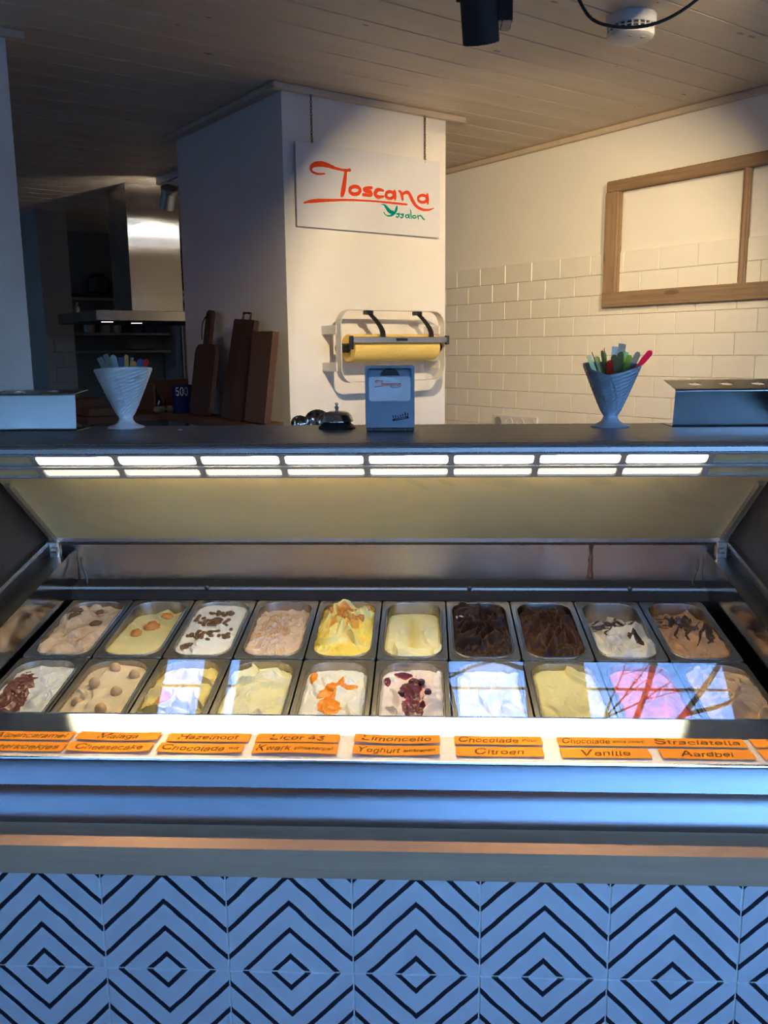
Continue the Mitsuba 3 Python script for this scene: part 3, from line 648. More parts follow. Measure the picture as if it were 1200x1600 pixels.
# ================================================================== orange flavour tickets on the ledge
def curved_strip(w, d, sag, lift, curl, n=14):
    """Paper lying along x with its middle or ends lifted; y runs away from the viewer."""
    xs_ = np.linspace(-w/2, w/2, n); t = np.abs(xs_/(w/2))
    za = lift+sag*t**2; zb = lift*.3+curl+sag*.5*t**2
    v = []
    for th in (0, .0005):
        for x, a_, b_ in zip(xs_, za, zb): v += [(x, 0, a_+th), (x, d*.5, (a_+b_)/2+th+.001), (x, d, b_+th)]
    v = np.array(v); f = []
    for o, flip in ((0, True), (3*n, False)):
        for i in range(n-1):
            for j in range(2):
                q = [o+3*i+j, o+3*i+3+j, o+3*i+4+j, o+3*i+1+j]
                if flip: q = q[::-1]
                f += [(q[0], q[1], q[2]), (q[0], q[2], q[3])]
    rim = [3*i for i in range(n)]+[3*n-2, 3*n-1]+[3*i+2 for i in range(n-2, -1, -1)]+[1]
    for i in range(len(rim)):
        p_, q_ = rim[i], rim[(i+1) % len(rim)]
        f += [(p_, q_, q_+3*n), (p_, q_+3*n, p_+3*n)]
    return trimesh.Trimesh(v, np.array(f), process=False), (lambda x, y: np.interp(y, [0, d*.5, d], [np.interp(x, xs_, za), np.interp(x, xs_, (za+zb)/2)+.001, np.interp(x, xs_, zb)]))
rows = [(1.3465, .0325, [(-.738, -.595, 'Alpencaramel', ''), (-.586, -.446, 'Malaga', ''), (-.432, -.293, 'Hazelnoot', ''), (-.282, -.143, 'Licor 43', ''), (-.118, .024, 'Limoncello', ''), (.048, .192, 'Chocolade', 'Puur'), (.218, .366, 'Chocolade', 'extra zwart!'), (.366, .521, 'Straciatella', ''), (.532, .672, 'Tiramisu', '')]),
        (1.3045, .0345, [(-.738, -.592, 'Boterkoekjes', ''), (-.587, -.447, 'Cheesecake', ''), (-.436, -.296, 'Chocolade', 'wit'), (-.280, -.142, 'Kwark', 'sinaasappel'), (-.117, .023, 'Yoghurt', 'amarenen'), (.049, .189, 'Citroen', ''), (.217, .358, 'Vanille', ''), (.374, .519, 'Aardbei', ''), (.531, .672, 'Pistache', '')])]
rt_ = np.random.default_rng(3)
for r, (y0, d, items) in enumerate(rows):
    for x0, x1, text, small in items:
        w = x1-x0
        sag = [.004, -.003, .005, .002, .0, .0015, -.002, .001, .005][len(labels) % 9] if r else [.0, -.001, .005, .001, .0, .0, .001, .001, .004][len(labels) % 9]
        m, zf = curved_strip(w, d, sag*.7, .0014 if r == 0 else .001, .0004 if r == 0 else .0006)
        full = text+(' '+small if small else '')
        key = thing('flavour_ticket', f'orange paper ticket hand-lettered {full}', 'ticket', 'orange flavour tickets')
        a_ = rt_.uniform(-.012, .012)
        M = WORLD @ frame([math.cos(a_), math.sin(a_), 0], [-math.sin(a_), math.cos(a_), 0], [0, 0, 1], [(x0+x1)/2, y0, -.6395+max(0, -sag)])
        part(key, 'paper', m, 'ticket_paper', M, smooth=30)
        tm = meshkit.text_mesh(text[0], .0200, .0003, bold=False); x_ = tm.bounds[1][0]+.0015
        rest = meshkit.text_mesh(text[1:], .0150, .0003); rest.apply_translation([x_, 0, 0]); tm = cat([tm, rest])
        if small:
            sm = meshkit.text_mesh(small, .0095, .0003); sm.apply_translation([tm.bounds[1][0]+.006, .003, 0]); tm = cat([tm, sm])
        v = np.array(tm.vertices); L_ = v[:, 0].max()-v[:, 0].min()
        sc = min(1.0, w*.90/L_)
        if not small: sc = w*min(.88, .080*len(text))/L_
        v[:, 0] = (v[:, 0]-v[:, 0].min()-L_/2)*sc
        v[:, 0] += .16*(v[:, 1]-.009)                          # a slanting hand
        v[:, 1] += .0009*np.sin(v[:, 0]*240+len(text))+.0075
        v[:, 1] = np.clip(v[:, 1], .001, d-.001)
        v[:, 2] += np.array([zf(x, y) for x, y in v[:, :2]])+.0006
        tm.vertices = v
        part(key, 'lettering', tm, 'ink_brown', M)
# ================================================================== things on the serving shelf
TOP = -.198
def waffle_cup(name, label, x, y, rot, notch, bsdf, h0=.154, r1=.0735):
    """A footed china cup shaped like a rolled waffle: spiral ribs, a rim that dips where the wafer ends."""
    n, m = 220, 110
    th = np.linspace(0, 2*np.pi, n, endpoint=False)
    prof = [(.0, .0), (.046, .0), (.048, .0025), (.046, .005), (.034, .0085), (.024, .014), (.0185, .022), (.0175, .028)]
    rings = [np.column_stack([r*np.cos(th), r*np.sin(th), np.full(n, z)]) for r, z in prof[1:]]
    dip = np.zeros(n)
    d = np.angle(np.exp(1j*(th-notch)))
    top = h0+.006*np.cos(th-notch+2.6)-.019*np.maximum(0, 1-np.abs(d)/1.25)
    for i in range(1, m+1):
        t = i/m; z = .028+(top-.028)*t
        r = .0175+(r1-.0175)*((z-.028)/(h0-.028))**.92
        f1 = np.abs(np.sin(math.pi*(z/.0095-14*th/(2*math.pi)))); f2 = np.abs(np.sin(7.0*th+z*26+.6))
        rel = (.0017*(1-f1**.55)+.0012*(1-f2**.5))*sst(0, .1, t)*sst(1.0, .96, t)
        seam = .0022*sst(.0, .05, np.mod(d-.25*(1-t)*3, 2*np.pi))*sst(.5, .0, np.mod(d-.25*(1-t)*3, 2*np.pi))
        rings.append(np.column_stack([(r+rel+seam)*np.cos(th), (r+rel+seam)*np.sin(th), z]))
    for t in np.linspace(1, .0, 12):
        z = .034+(top-.034)*t
        r = .0175+(r1-.0175)*((z-.028)/(h0-.028))**.92-.0035
        rings.append(np.column_stack([np.maximum(r, .004)*np.cos(th), np.maximum(r, .004)*np.sin(th), z]))
    mesh = loft(rings)
    c, s_ = math.cos(rot), math.sin(rot)
    return whole(name, mesh, bsdf, label, 'cup', 'waffle shaped spoon cups', WORLD @ frame([c, s_, 0], [-s_, c, 0], [0, 0, 1], [x, y, TOP]), smooth=50)
waffle_cup('waffle_cup', 'pale waffle-patterned china cup with clear and blue spoons, left on the shelf', -.785, 2.277, 0, math.pi*.5, 'china')
waffle_cup('waffle_cup', 'waffle-patterned china cup, bluish shade in its colour, with a notched rim, holding the pink spoon', .466, 2.236, 0, -math.pi*.5-.35, 'china_shade', .155, .0715)
def spoon_mesh(wide, L=.125, round_=True):
    sh = sg.Polygon([(-.0022, 0), (.0022, 0), (.003, L*.55), (wide, L*.72), (wide, L*.93), (-wide, L*.93), (-wide, L*.72), (-.003, L*.55)])
    sh = sh.buffer(.0015).union(affinity.scale(sg.Point(0, L*.93).buffer(wide), 1, .9 if round_ else .25)).buffer(-.0005)
    return flat_shape(sh, .0016)
def spoon(x, y, cx, cy, col, lx, ly, wide, L, rnd_, spin, label, z0=.035):
    d = np.array([lx, ly, 1.0]); d /= np.linalg.norm(d)
    s_ = np.array([math.cos(spin), math.sin(spin), 0]); s_ -= d*(s_@d); s_ /= np.linalg.norm(s_)
    o = np.array([cx+x, cy+y, TOP+z0])
    whole('plastic_spoon', spoon_mesh(wide, L, rnd_), SPOON[col], label, 'spoon', 'plastic tasting spoons', WORLD @ frame(s_, d, np.cross(s_, d), o))
# (offset x, y), colour, lean x, y, half width, length, round tip, spin, label
LC = [(-.002, .0, 'clear', -.42, -.10, .0065, .148, False, .1, 'clear square-tipped spoon leaning furthest left in the left cup'), (.0, -.004, 'clear', -.33, .05, .0065, .152, False, -.2, 'second clear square-tipped spoon in the left cup'),
      (-.004, .004, 'clear', -.20, .1, .0075, .140, True, .15, 'round clear spoon left of the blue ones in the left cup'), (.002, .002, 'blue', -.07, .05, .0055, .136, False, .2, 'blue square-tipped spoon in the left cup'),
      (.0, .006, 'blue', -.03, .12, .0055, .132, False, -.3, 'blue spoon behind the square one in the left cup'), (.003, -.002, 'amber', .07, .0, .0045, .140, True, .5, 'amber pointed spoon in the middle of the left cup'),
      (.004, .003, 'clear', .13, .06, .0030, .136, False, 1.2, 'thin greenish edge-on spoon in the left cup'), (.003, .0, 'clear', .18, .02, .003, .137, False, 1.3, 'thin clear spoon right of the amber one'),
      (.004, -.003, 'amber', .24, .0, .007, .124, True, .1, 'low amber spoon in the left cup'), (.006, .0, 'blue', .36, .0, .007, .134, True, 0, 'round blue spoon at the right of the left cup'), (.007, .002, 'red', .47, .02, .006, .139, True, .1, 'reddish spoon furthest right in the left cup')]
for x, y, c, lx, ly, wd, L, r_, sp, lab in LC: spoon(x, y, -.785, 2.277, c, lx, ly, wd, L, r_, sp, lab, .057)
RC = [(-.004, .0, 'lime', -.46, -.05, .0045, .146, True, .2, 'lime green spoon furthest left in the right cup'), (-.003, .003, 'olive', -.36, .0, .0022, .152, False, 1.3, 'thin upright edge-on spoon in the right cup'), (-.002, .0, 'lime', -.30, .08, .006, .134, True, 0, 'low lime spoon in the right cup'),
      (-.001, -.003, 'olive', -.21, -.06, .0042, .150, False, .9, 'dark narrow spoon in the right cup'), (.0, .002, 'red', -.14, .06, .0020, .155, False, 1.4, 'orange edge-on spoon in the right cup'), (.0, -.006, 'red', -.10, -.14, .0075, .118, True, .1, 'red spoon low at the notch of the right cup'),
      (.001, .004, 'green', -.16, .1, .006, .142, True, .3, 'green spoon behind the notch in the right cup'), (.0, -.003, 'olive', .0, -.12, .0070, .132, True, .1, 'smoky olive spoon at the notch of the right cup'), (.002, .006, 'clear', .05, .12, .0065, .158, False, .2, 'grey square-tipped spoon in the right cup'),
      (.004, .008, 'clear', .17, .16, .0085, .168, False, .1, 'tallest clear square spoon at the back of the right cup'), (.003, -.002, 'olive', .12, -.04, .0065, .140, True, .2, 'olive spoon right of the middle of the right cup'), (.004, .003, 'green', .22, .05, .0075, .146, False, .1, 'pale green square spoon in the right cup'),
      (.005, -.004, 'green', .27, -.1, .0062, .136, True, .1, 'round green spoon in front of the right cup'), (.006, .0, 'clear', .43, .0, .0066, .150, True, .15, 'clear round spoon beside the pink one'), (.021, -.004, 'pink', .80, -.04, .0066, .118, True, .1, 'bright pink spoon sticking out to the right'), (.004, .002, 'red', .33, -.02, .005, .120, True, 0, 'low red spoon at the right of the right cup')]
for x, y, c, lx, ly, wd, L, r_, sp, lab in RC: spoon(x, y, .466, 2.236, c, lx, ly, wd, L, r_, sp, lab, .098 if c == 'pink' else .052)

# the two brands of writing share one hand: brush strokes as (right, up, width) along the middle of each stroke
STROKES = {
    'T': [[[0.1386,0.2193,0.0035],[0.1126,0.2152,0.0053],[0.0869,0.2172,0.0062],[0.0718,0.2262,0.0071],[0.0733,0.2379,0.0097],[0.0907,0.2498,0.0132],[0.1165,0.2554,0.015],[0.1453,0.2548,0.0132],[0.1772,0.2489,0.0097],[0.2123,0.2442,0.0071],[0.242,0.2435,0.0071],[0.2648,0.2469,0.0088]],[[0.245,0.2429,0.0088],[0.2402,0.2131,0.0115],[0.2348,0.1842,0.0141],[0.2295,0.16,0.015],[0.2219,0.1394,0.0097]]],
    'under': [[[0.0323,0.0934,0.0026],[0.0751,0.104,0.0097],[0.1622,0.1152,0.0079],[0.2515,0.1239,0.0062],[0.3494,0.1294,0.0053],[0.4375,0.1315,0.0053],[0.5279,0.1318,0.0062],[0.5707,0.1323,0.0053]]],
    'o': [[[0.3168,0.169,0.0106],[0.3146,0.1627,0.0106],[0.3087,0.157,0.0106],[0.2999,0.1528,0.0106],[0.2896,0.1507,0.0106],[0.2793,0.1509,0.0106],[0.2707,0.1536,0.0106],[0.2651,0.1582,0.0106],[0.2632,0.164,0.0106],[0.2653,0.1703,0.0106],[0.2712,0.1759,0.0106],[0.2799,0.1801,0.0106],[0.2902,0.1823,0.0106],[0.3004,0.1821,0.0106],[0.3091,0.1795,0.0106],[0.3148,0.1749,0.0106],[0.3168,0.169,0.0106]]],
    's': [[[0.3783,0.1853,0.0079],[0.3565,0.1823,0.0097],[0.3378,0.1738,0.0097],[0.35,0.1677,0.0097],[0.3736,0.165,0.0106],[0.3773,0.1585,0.0088],[0.356,0.1523,0.0088],[0.3312,0.151,0.0062]]],
    'c': [[[0.44,0.1793,0.0062],[0.4203,0.1814,0.0097],[0.4032,0.175,0.0115],[0.3961,0.1632,0.0115],[0.4048,0.1527,0.0115],[0.425,0.1516,0.0088],[0.4409,0.1549,0.0062]]],
    'a': [[[0.4982,0.1659,0.0093],[0.4965,0.1603,0.0093],[0.4917,0.1552,0.0093],[0.4845,0.1515,0.0093],[0.4761,0.1497,0.0093],[0.4677,0.15,0.0093],[0.4607,0.1525,0.0093],[0.456,0.1567,0.0093],[0.4544,0.162,0.0093],[0.4561,0.1676,0.0093],[0.4609,0.1727,0.0093],[0.468,0.1764,0.0093],[0.4764,0.1783,0.0093],[0.4848,0.1779,0.0093],[0.4919,0.1755,0.0093],[0.4966,0.1713,0.0093],[0.4982,0.1659,0.0093]],[[0.5023,0.1841,0.0071],[0.506,0.1656,0.0097],[0.5046,0.1482,0.0062]]],
    'n': [[[0.5251,0.1852,0.0044],[0.5348,0.1821,0.0088],[0.5426,0.1679,0.0106],[0.5464,0.1518,0.0079]],[[0.5452,0.1701,0.0062],[0.5611,0.182,0.0088],[0.5776,0.1835,0.0106],[0.5889,0.173,0.0115],[0.6008,0.154,0.0115],[0.6174,0.1352,0.0106],[0.641,0.122,0.0088],[0.675,0.1171,0.0071],[0.7059,0.1216,0.0049],[0.7267,0.13,0.0018]]],
    'a2': [[[0.686,0.1664,0.0088],[0.684,0.1604,0.0088],[0.6784,0.155,0.0088],[0.67,0.151,0.0088],[0.6601,0.149,0.0088],[0.6502,0.1493,0.0088],[0.6418,0.1519,0.0088],[0.6363,0.1563,0.0088],[0.6344,0.1619,0.0088],[0.6363,0.1679,0.0088],[0.6419,0.1733,0.0088],[0.6503,0.1773,0.0088],[0.6601,0.1794,0.0088],[0.67,0.1791,0.0088],[0.6784,0.1765,0.0088],[0.684,0.1721,0.0088],[0.686,0.1664,0.0088]],[[0.6888,0.186,0.0062],[0.6908,0.1668,0.0097],[0.6901,0.1464,0.0071]]],
    'Y': [[[0.4297,0.1196,0.0026],[0.445,0.1199,0.0044],[0.4596,0.1073,0.0097],[0.4755,0.0947,0.0115],[0.4917,0.094,0.0079]],[[0.5134,0.1176,0.0062],[0.5093,0.1013,0.0079],[0.4949,0.0853,0.0071],[0.4721,0.0755,0.0044],[0.4528,0.078,0.0035],[0.4433,0.0887,0.0026]]],
    's1': [[[0.5289,0.0899,0.0035],[0.5157,0.0869,0.004],[0.5262,0.0832,0.004],[0.5222,0.0764,0.004],[0.5104,0.076,0.0031]]],
    's2': [[[0.5526,0.0897,0.0035],[0.5393,0.0867,0.004],[0.5499,0.083,0.004],[0.5459,0.0762,0.004],[0.534,0.0758,0.0031]]],
    'as': [[[0.5804,0.0823,0.0035],[0.5791,0.0792,0.0035],[0.5757,0.0767,0.0035],[0.571,0.0755,0.0035],[0.5664,0.076,0.0035],[0.563,0.078,0.0035],[0.5618,0.0809,0.0035],[0.563,0.084,0.0035],[0.5664,0.0865,0.0035],[0.5711,0.0876,0.0035],[0.5757,0.0872,0.0035],[0.5791,0.0852,0.0035],[0.5804,0.0823,0.0035]],[[0.5831,0.0911,0.0035],[0.5843,0.075,0.004]]],
    'l': [[[0.5912,0.1094,0.0035],[0.5938,0.0904,0.0044],[0.595,0.0748,0.0035]]],
    'os': [[[0.6226,0.083,0.0035],[0.6213,0.0801,0.0035],[0.6175,0.0778,0.0035],[0.6125,0.0766,0.0035],[0.6074,0.077,0.0035],[0.6038,0.0788,0.0035],[0.6024,0.0815,0.0035],[0.6038,0.0843,0.0035],[0.6075,0.0867,0.0035],[0.6125,0.0878,0.0035],[0.6176,0.0874,0.0035],[0.6213,0.0857,0.0035],[0.6226,0.083,0.0035]]],
    'ns': [[[0.6321,0.0898,0.0035],[0.6341,0.0808,0.004],[0.6361,0.0748,0.0026]],[[0.6361,0.085,0.0031],[0.649,0.0901,0.004],[0.6586,0.0826,0.0049],[0.6715,0.0754,0.0035]]],
}
def brush(names, fat=1.0):
    shapes = []
    for nm in names:
        for st in STROKES[nm]:
            p = np.array(st); closed = np.hypot(*(p[0, :2]-p[-1, :2])) < .004
            q = smooth_path(p, 5*len(p)) if len(p) > 2 else p
            for a_, b_ in zip(q[:-1], q[1:]):
                shapes.append(shapely.union(sg.Point(a_[0], a_[1]).buffer(a_[2]*fat/2, quad_segs=5), sg.Point(b_[0], b_[1]).buffer(b_[2]*fat/2, quad_segs=5)).convex_hull)
    return shapely.union_all(shapes).simplify(.0002)
RED = ['T', 'under', 'o', 's', 'c', 'a', 'n', 'a2']; TEAL = ['Y', 's1', 's2', 'as', 'l', 'os', 'ns']
red_shape, teal_shape = brush(RED, 1.5), brush(TEAL, 1.5)

# napkin dispenser
nd = thing('napkin_dispenser', 'blue grey metal napkin dispenser with printed white napkins, right of the bell', 'napkin dispenser')
NF = WORLD @ frame([1, 0, 0], [0, 0, 1], [0, -1, 0], [-.085, 2.140, TOP])       # x right, y up, z to the viewer
body = loft([np.column_stack([rr_ring(.058, .073, .006, 5)[:, 0], rr_ring(.058, .073, .006, 5)[:, 1]+.085, np.full(20, z)]) for z in (-.095, -.024)])
part(nd, 'body', body, 'dispenser_paint', NF, smooth=40)
fr = rrect(-.0595, .010, .0595, .1585, .004).difference(rrect(-.0530, .0735, .0530, .1525, .006))
part(nd, 'front_frame', flat_shape(fr, .028), 'dispenser_paint', NF @ frame([1, 0, 0], [0, 1, 0], [0, 0, 1], [0, 0, -.024]))
part(nd, 'recess', move(trimesh.creation.extrude_polygon(sg.Polygon([(.070, -.0235), (.070, -.0005), (.1535, -.0195), (.1535, -.0235)]), .108, engine='earcut'), frame([0, 1, 0], [0, 0, 1], [1, 0, 0], [-.054, 0, 0])), 'dispenser_paint', NF)
part(nd, 'finger_slot', flat_shape(sg.Point(0, .128).buffer(.024).intersection(sg.box(-.05, .1, .05, .16)), .0012), 'black_paint', NF @ frame([1, 0, 0], [0, .975, -.222], [0, .222, .975], [0, .0045, .0155]))
NK = part(nd, 'napkins', flat_shape(rrect(-.0505, .074, .0505, .1325, .007), .007), 'paper_white', NF @ frame([1, 0, 0], [0, 1, 0], [0, 0, 1], [0, 0, -.001]), label='stack of white napkins with red and teal lettering')
part(nd, 'window_rim', flat_shape(rrect(-.0535, .0715, .0535, .135, .0085).difference(rrect(-.0508, .0738, .0508, .1328, .0072)), .0066), 'dispenser_paint', NF @ frame([1, 0, 0], [0, 1, 0], [0, 0, 1], [0, 0, -.001]))
LG = NF @ frame([.098, 0, 0], [0, .098, 0], [0, 0, 1], [-.0415, .0985, .0061])
for nm, sh, b_ in (('red_lettering', red_shape, 'print_red'), ('teal_lettering', teal_shape, 'print_teal')): part(NK, nm, flat_shape(sh, .0004), b_, LG)
em = [sg.box(-.018+.006*i, .006, -.0155+.006*i, .006+h_) for i, h_ in enumerate((.007, .006, .0045, .005, .006, .009, .006))]
em = shapely.union_all([affinity.translate(e, 0, .0) for e in em]+[sg.box(-.020, -.001, .020, .0045).difference(sg.box(-.013, .0012, .014, .0024))])
part(nd, 'emblem', flat_shape(affinity.rotate(affinity.translate(em, .026, .030), 10, origin=(.026, .03)), .0005), 'print_black', NF @ frame([1, 0, 0], [0, 1, 0], [0, 0, 1], [0, 0, .004]))
for sx in (-.05, .05): part(nd, 'foot', box([sx-.008, 0, -.09], [sx+.008, .012, -.006], .001), 'black_plastic', NF)
part(nd, 'foot_rail', box([-.052, .001, -.03], [.052, .0115, -.010]), 'black_plastic', NF)
# service bell
bl = thing('service_bell', 'dark chrome service bell left of the napkin dispenser', 'bell')
BF = WORLD @ frame([1, 0, 0], [0, 1, 0], [0, 0, 1], [-.224, 2.232, TOP])
part(bl, 'base', lathe([(0, 0), (.047, 0), (.048, .003), (.046, .006), (.038, .012), (.034, .017), (0, .017)], 64), 'black_plastic', BF, smooth=40)
part(bl, 'dome', lathe([(.036, .0175), (.0415, .018), (.0418, .020), (.0395, .0245), (.036, .034), (.029, .0405), (.020, .0435), (.008, .0450), (0, .0452)], 64), 'chrome_dark', BF, smooth=40)
part(bl, 'button', lathe([(0, .045), (.0035, .045), (.0035, .050), (.0055, .0515), (.0055, .0545), (.0028, .0565), (.0028, .0595), (.0045, .0615), (.0040, .0645), (0, .0655)], 24), 'chrome_dark', BF, smooth=40)
# bent steel cone holders
def cone_holder(label, x0, x1, y0, yb, zt, zb, holes, bsdf, lean=0.0):
    t = .0016
    key = thing('cone_holder', label, 'cone holder', 'bent steel cone holders')
    r = .006
    path = [(yb, TOP+t/2), (y0+r, TOP+t/2)]+[(y0+r-r*math.sin(a), TOP+t/2+r-r*math.cos(a)) for a in np.linspace(0, math.pi/2, 6)[1:]]
    path += [(y0+lean, zt-r)]+[(y0+lean+r-r*math.cos(a), zt-r+r*math.sin(a)) for a in np.linspace(0, math.pi/2-.2, 6)[1:]]
    part(key, 'bent_sheet', extrude_x(strip(path, t), x0, x1), bsdf, smooth=30)
    ye = path[-1][0]
    d = np.array([yb-ye, zb-path[-1][1]]); L = float(np.linalg.norm(d)); d /= L
    sh = sg.box(x0, 0, x1, L)
    for hx in holes: sh = sh.difference(affinity.scale(sg.Point(hx, L*.52).buffer(.0165), 1, 1))
    P = WORLD @ frame([1, 0, 0], [0, d[0], d[1]], [0, -d[1], d[0]], [0, ye, path[-1][1]-t/2])
    part(key, 'top_plate', flat_shape(sh, t), bsdf, P)
    return key
cone_holder('dark reflecting steel cone holder at the right end of the shelf, three holes in view', .618, .882, 2.224, 2.322, -.104, -.086, [.682, .760, .838], 'steel_satin', -.011)
cone_holder('sky-blue shining steel cone holder at the left end of the shelf', -1.112, -.890, 2.205, 2.30, -.1035, -.098, [-1.055, -.965], 'steel_hazy', .006)
whole('price_sticker', lathe([(0, 0), (.006, 0), (.0055, .0016), (0, .002)], 20), 'white_plastic', 'tiny white knob lying on the shelf right of the left cup', 'knob', None, WORLD @ frame([1, 0, 0], [0, 1, 0], [0, 0, 1], [-.625, 2.212, TOP]))
# scoops behind the shelf
TB = -.36
struct_table = thing('back_counter', 'dark work counter standing behind the display case', 'counter')
part(struct_table, 'top', box([-1.30, 2.46, TB-.03], [.95, 2.95, TB], .004), 'dark_wood')
part(struct_table, 'body', box([-1.28, 2.48, -E], [.93, 2.90, TB-.03]), 'black_paint')
for i, (x, y, s_, lab) in enumerate([(-.345, 2.56, .030, 'small dark metal scoop furthest left behind the bell'), (-.300, 2.60, .037, 'shiny round metal scoop with a bright glint behind the bell'), (-.262, 2.53, .034, 'dark round metal scoop touching the bell outline')]):
    sc_ = thing('metal_scoop', lab, 'scoop', 'metal scoops behind the bell')
    prof = [(0, -.6), (.5, -.52), (.85, -.2), (1, .25), (.96, .25), (.8, -.14), (.45, -.42), (0, -.5)]
    c_ = np.array([x-.02, y, -.212+(-.006 if i == 0 else .002)])
    ax = np.array([.35-.3*i, -.75, .55]); ax /= np.linalg.norm(ax); e1 = np.cross([0, 0, 1.0], ax); e1 /= np.linalg.norm(e1); e2 = np.cross(ax, e1)
    part(sc_, 'bowl', move(lathe(np.array(prof)*s_, 40), frame(e1, e2, ax, c_)), 'liner_steel', smooth=40)
    part(sc_, 'handle', tube([c_-np.array([0, 0, s_*.5]), c_+np.array([-.01, .02, -.05]), np.array([x-.01, y+.03, TB+.004])], .006, 10), 'chrome_dark', smooth=True)
for (x, y) in [(-.32, 2.56)]:
    whole('scoop_jar', lathe([(0, 0), (.055, 0), (.058, .05), (.056, .085), (.053, .085), (.053, .004), (0, .004)], 40), 'steel', 'steel jar holding the metal scoops', 'jar', None, WORLD @ frame([1, 0, 0], [0, 1, 0], [0, 0, 1], [-.30, 2.60, TB]), smooth=40)

# ================================================================== pillar: hanging sign and paper roll
PF = ROOM @ frame([0, 1, 0], [0, 0, 1], [-1, 0, 0], [PU, 0, 0])        # x along the pillar, y up from the eye, z towards the viewer
sg_ = thing('hanging_sign', 'white shop sign reading Toscana Yssalon, hung on two chains', 'sign')
part(sg_, 'board', box([1.940, .504, .018], [2.702, .837, .024], .001), 'sign_white', PF)
SF = PF @ frame([1, 0, 0], [0, 1, 0], [0, 0, 1], [1.940, .504, .0241])
part(sg_, 'red_lettering', flat_shape(red_shape, .0006), 'print_red', SF, label='red brush lettering Toscana with an underline')
part(sg_, 'teal_lettering', flat_shape(teal_shape, .0006), 'print_teal', SF, label='teal brush lettering Yssalon')
for x in (2.021, 2.617):
    links = []
    for i in range(17):
        a_ = np.linspace(0, 2*np.pi, 9)[:-1]; z = .845+i*.0116
        lp = np.column_stack([x+(.0045*np.cos(a_) if i % 2 else a_*0), z+.0075*np.sin(a_), .021+(a_*0 if i % 2 else .0045*np.cos(a_))])
        links.append(tube(np.vstack([lp, lp[:2]]), .0014, 5, False))
    part(sg_, 'chain', cat(links), 'dark_wood', PF, kind='stuff')
    part(sg_, 'hook', tube(smooth_path([(x, .847, .021), (x+.004, .842, .026), (x, .835, .028), (x-.003, .829, .026), (x, .825, .0245)], 14)-np.array([0, 0, 0]), .0012, 6), 'aluminium_dull', PF, smooth=True)
pr = thing('paper_roll_holder', 'white wall bracket with a cutting bar for wrapping paper', 'paper dispenser')
W0, W1, H0, H1 = 2.064, 2.632, -.142, .168
ring_o, ring_i = rr_ring((W1-W0)/2, (H1-H0)/2, .065, 10), rr_ring((W1-W0)/2-.004, (H1-H0)/2-.004, .061, 10)
fp = sg.Polygon(ring_o+[(W0+W1)/2, (H0+H1)/2]).difference(sg.Polygon(ring_i+[(W0+W1)/2, (H0+H1)/2]))
part(pr, 'frame', move(flat_shape(fp, .042), frame([1, 0, 0], [0, 1, 0], [0, 0, 1], [0, 0, .105])), 'white_plastic', PF, smooth=40)
for z in (.083, -.073):
    for x in (W0, W1-.004): part(pr, 'wall_bracket', box([x-.004, z-.019, 0], [x+.004, z+.019, .115], .002), 'white_plastic', PF)
    
for x in (2.215, 2.482):
    arm = [(x, .158, .126), (x+.006, .150, .135), (x+.030, .120, .150), (x+.042, .090, .168), (x+.042, .046, .180)]
    q = smooth_path(arm, 18); rib = []
    for a_, b_ in zip(q[:-1], q[1:]):
        pts = [p_+np.array([dx, 0, dz]) for p_ in (a_, b_) for dx in (-.013, .013) for dz in (-.002, .002)]
        rib.append(trimesh.convex.convex_hull(np.array(pts)))
    part(pr, 'spring_arm', cat(rib), 'black_plastic', PF, label='curved black spring arm')
    part(pr, 'arm_clip', box([x-.018, .146, .118], [x+.016, .163, .150], .002), 'black_plastic', PF)
CB = part(pr, 'cutting_bar', box([2.098, .026, .176], [2.612, .052, .186], .002), 'aluminium_dull', PF, label='grey metal cutting bar')
part(CB, 'bar_plate', box([2.325, .035, .186], [2.385, .046, .188]), 'black_paint', PF)
part(CB, 'bar_end', box([2.088, .000, .168], [2.100, .056, .192], .003), 'black_plastic', PF)
part(CB, 'bar_end', box([2.610, .018, .168], [2.622, .058, .192], .003), 'black_plastic', PF)
RX = frame([0, 0, 1], [0, 1, 0], [-1, 0, 0], [0, 0, 0])
def along_x(mesh, x, y, z): return move(mesh, frame([0, 1, 0], [0, 0, 1], [1, 0, 0], [x, y, z]))
for x, L in ((W0+.004, .060), (W1-.042, .038)): part(pr, 'spindle', along_x(lathe([(0, 0), (.020, 0), (.020, L), (0, L)], 28), x, .006, .112), 'black_plastic', PF, smooth=40)
whole('paper_roll', along_x(lathe([(.019, 0), (.056, 0), (.0575, .0015), (.0575, .462), (.056, .464), (.019, .464), (.019, 0)], 64), 2.122, .006, .112), 'roll_paper', 'yellow roll of printed wrapping paper in the wall bracket', 'paper roll', None, PF, smooth=40)

# ================================================================== right wall: old window frame, socket strip
owf = thing('old_window_frame', 'weathered wooden window frame hung on the white tiled wall', 'window frame')
OF = ROOM @ frame([-1, 0, 0], [0, 0, 1], [0, -1, 0], [0, WR-.006, 0])
Lf, Rf = -2.990, -1.49
part(owf, 'stile', box([Lf, .193+.070, .004], [Lf+.078, .79-.052, .034], .003), 'old_wood_upright', OF)
part(owf, 'stile', box([Rf-.078, .193+.070, .004], [Rf, .79-.052, .034], .003), 'old_wood_upright', OF)
part(owf, 'top_rail', box([Lf+.004, .79-.054, .003], [Rf, .79, .035], .006), 'old_wood', OF)
part(owf, 'bottom_rail', box([Lf-.002, .193, .003], [Rf, .193+.072, .036], .003), 'old_wood', OF)
mp = [(-.018, 0), (-.018, .010), (-.012, .012), (-.010, .020), (-.004, .022), (0, .026), (.004, .022), (.010, .020), (.012, .012), (.018, .010), (.018, 0)]
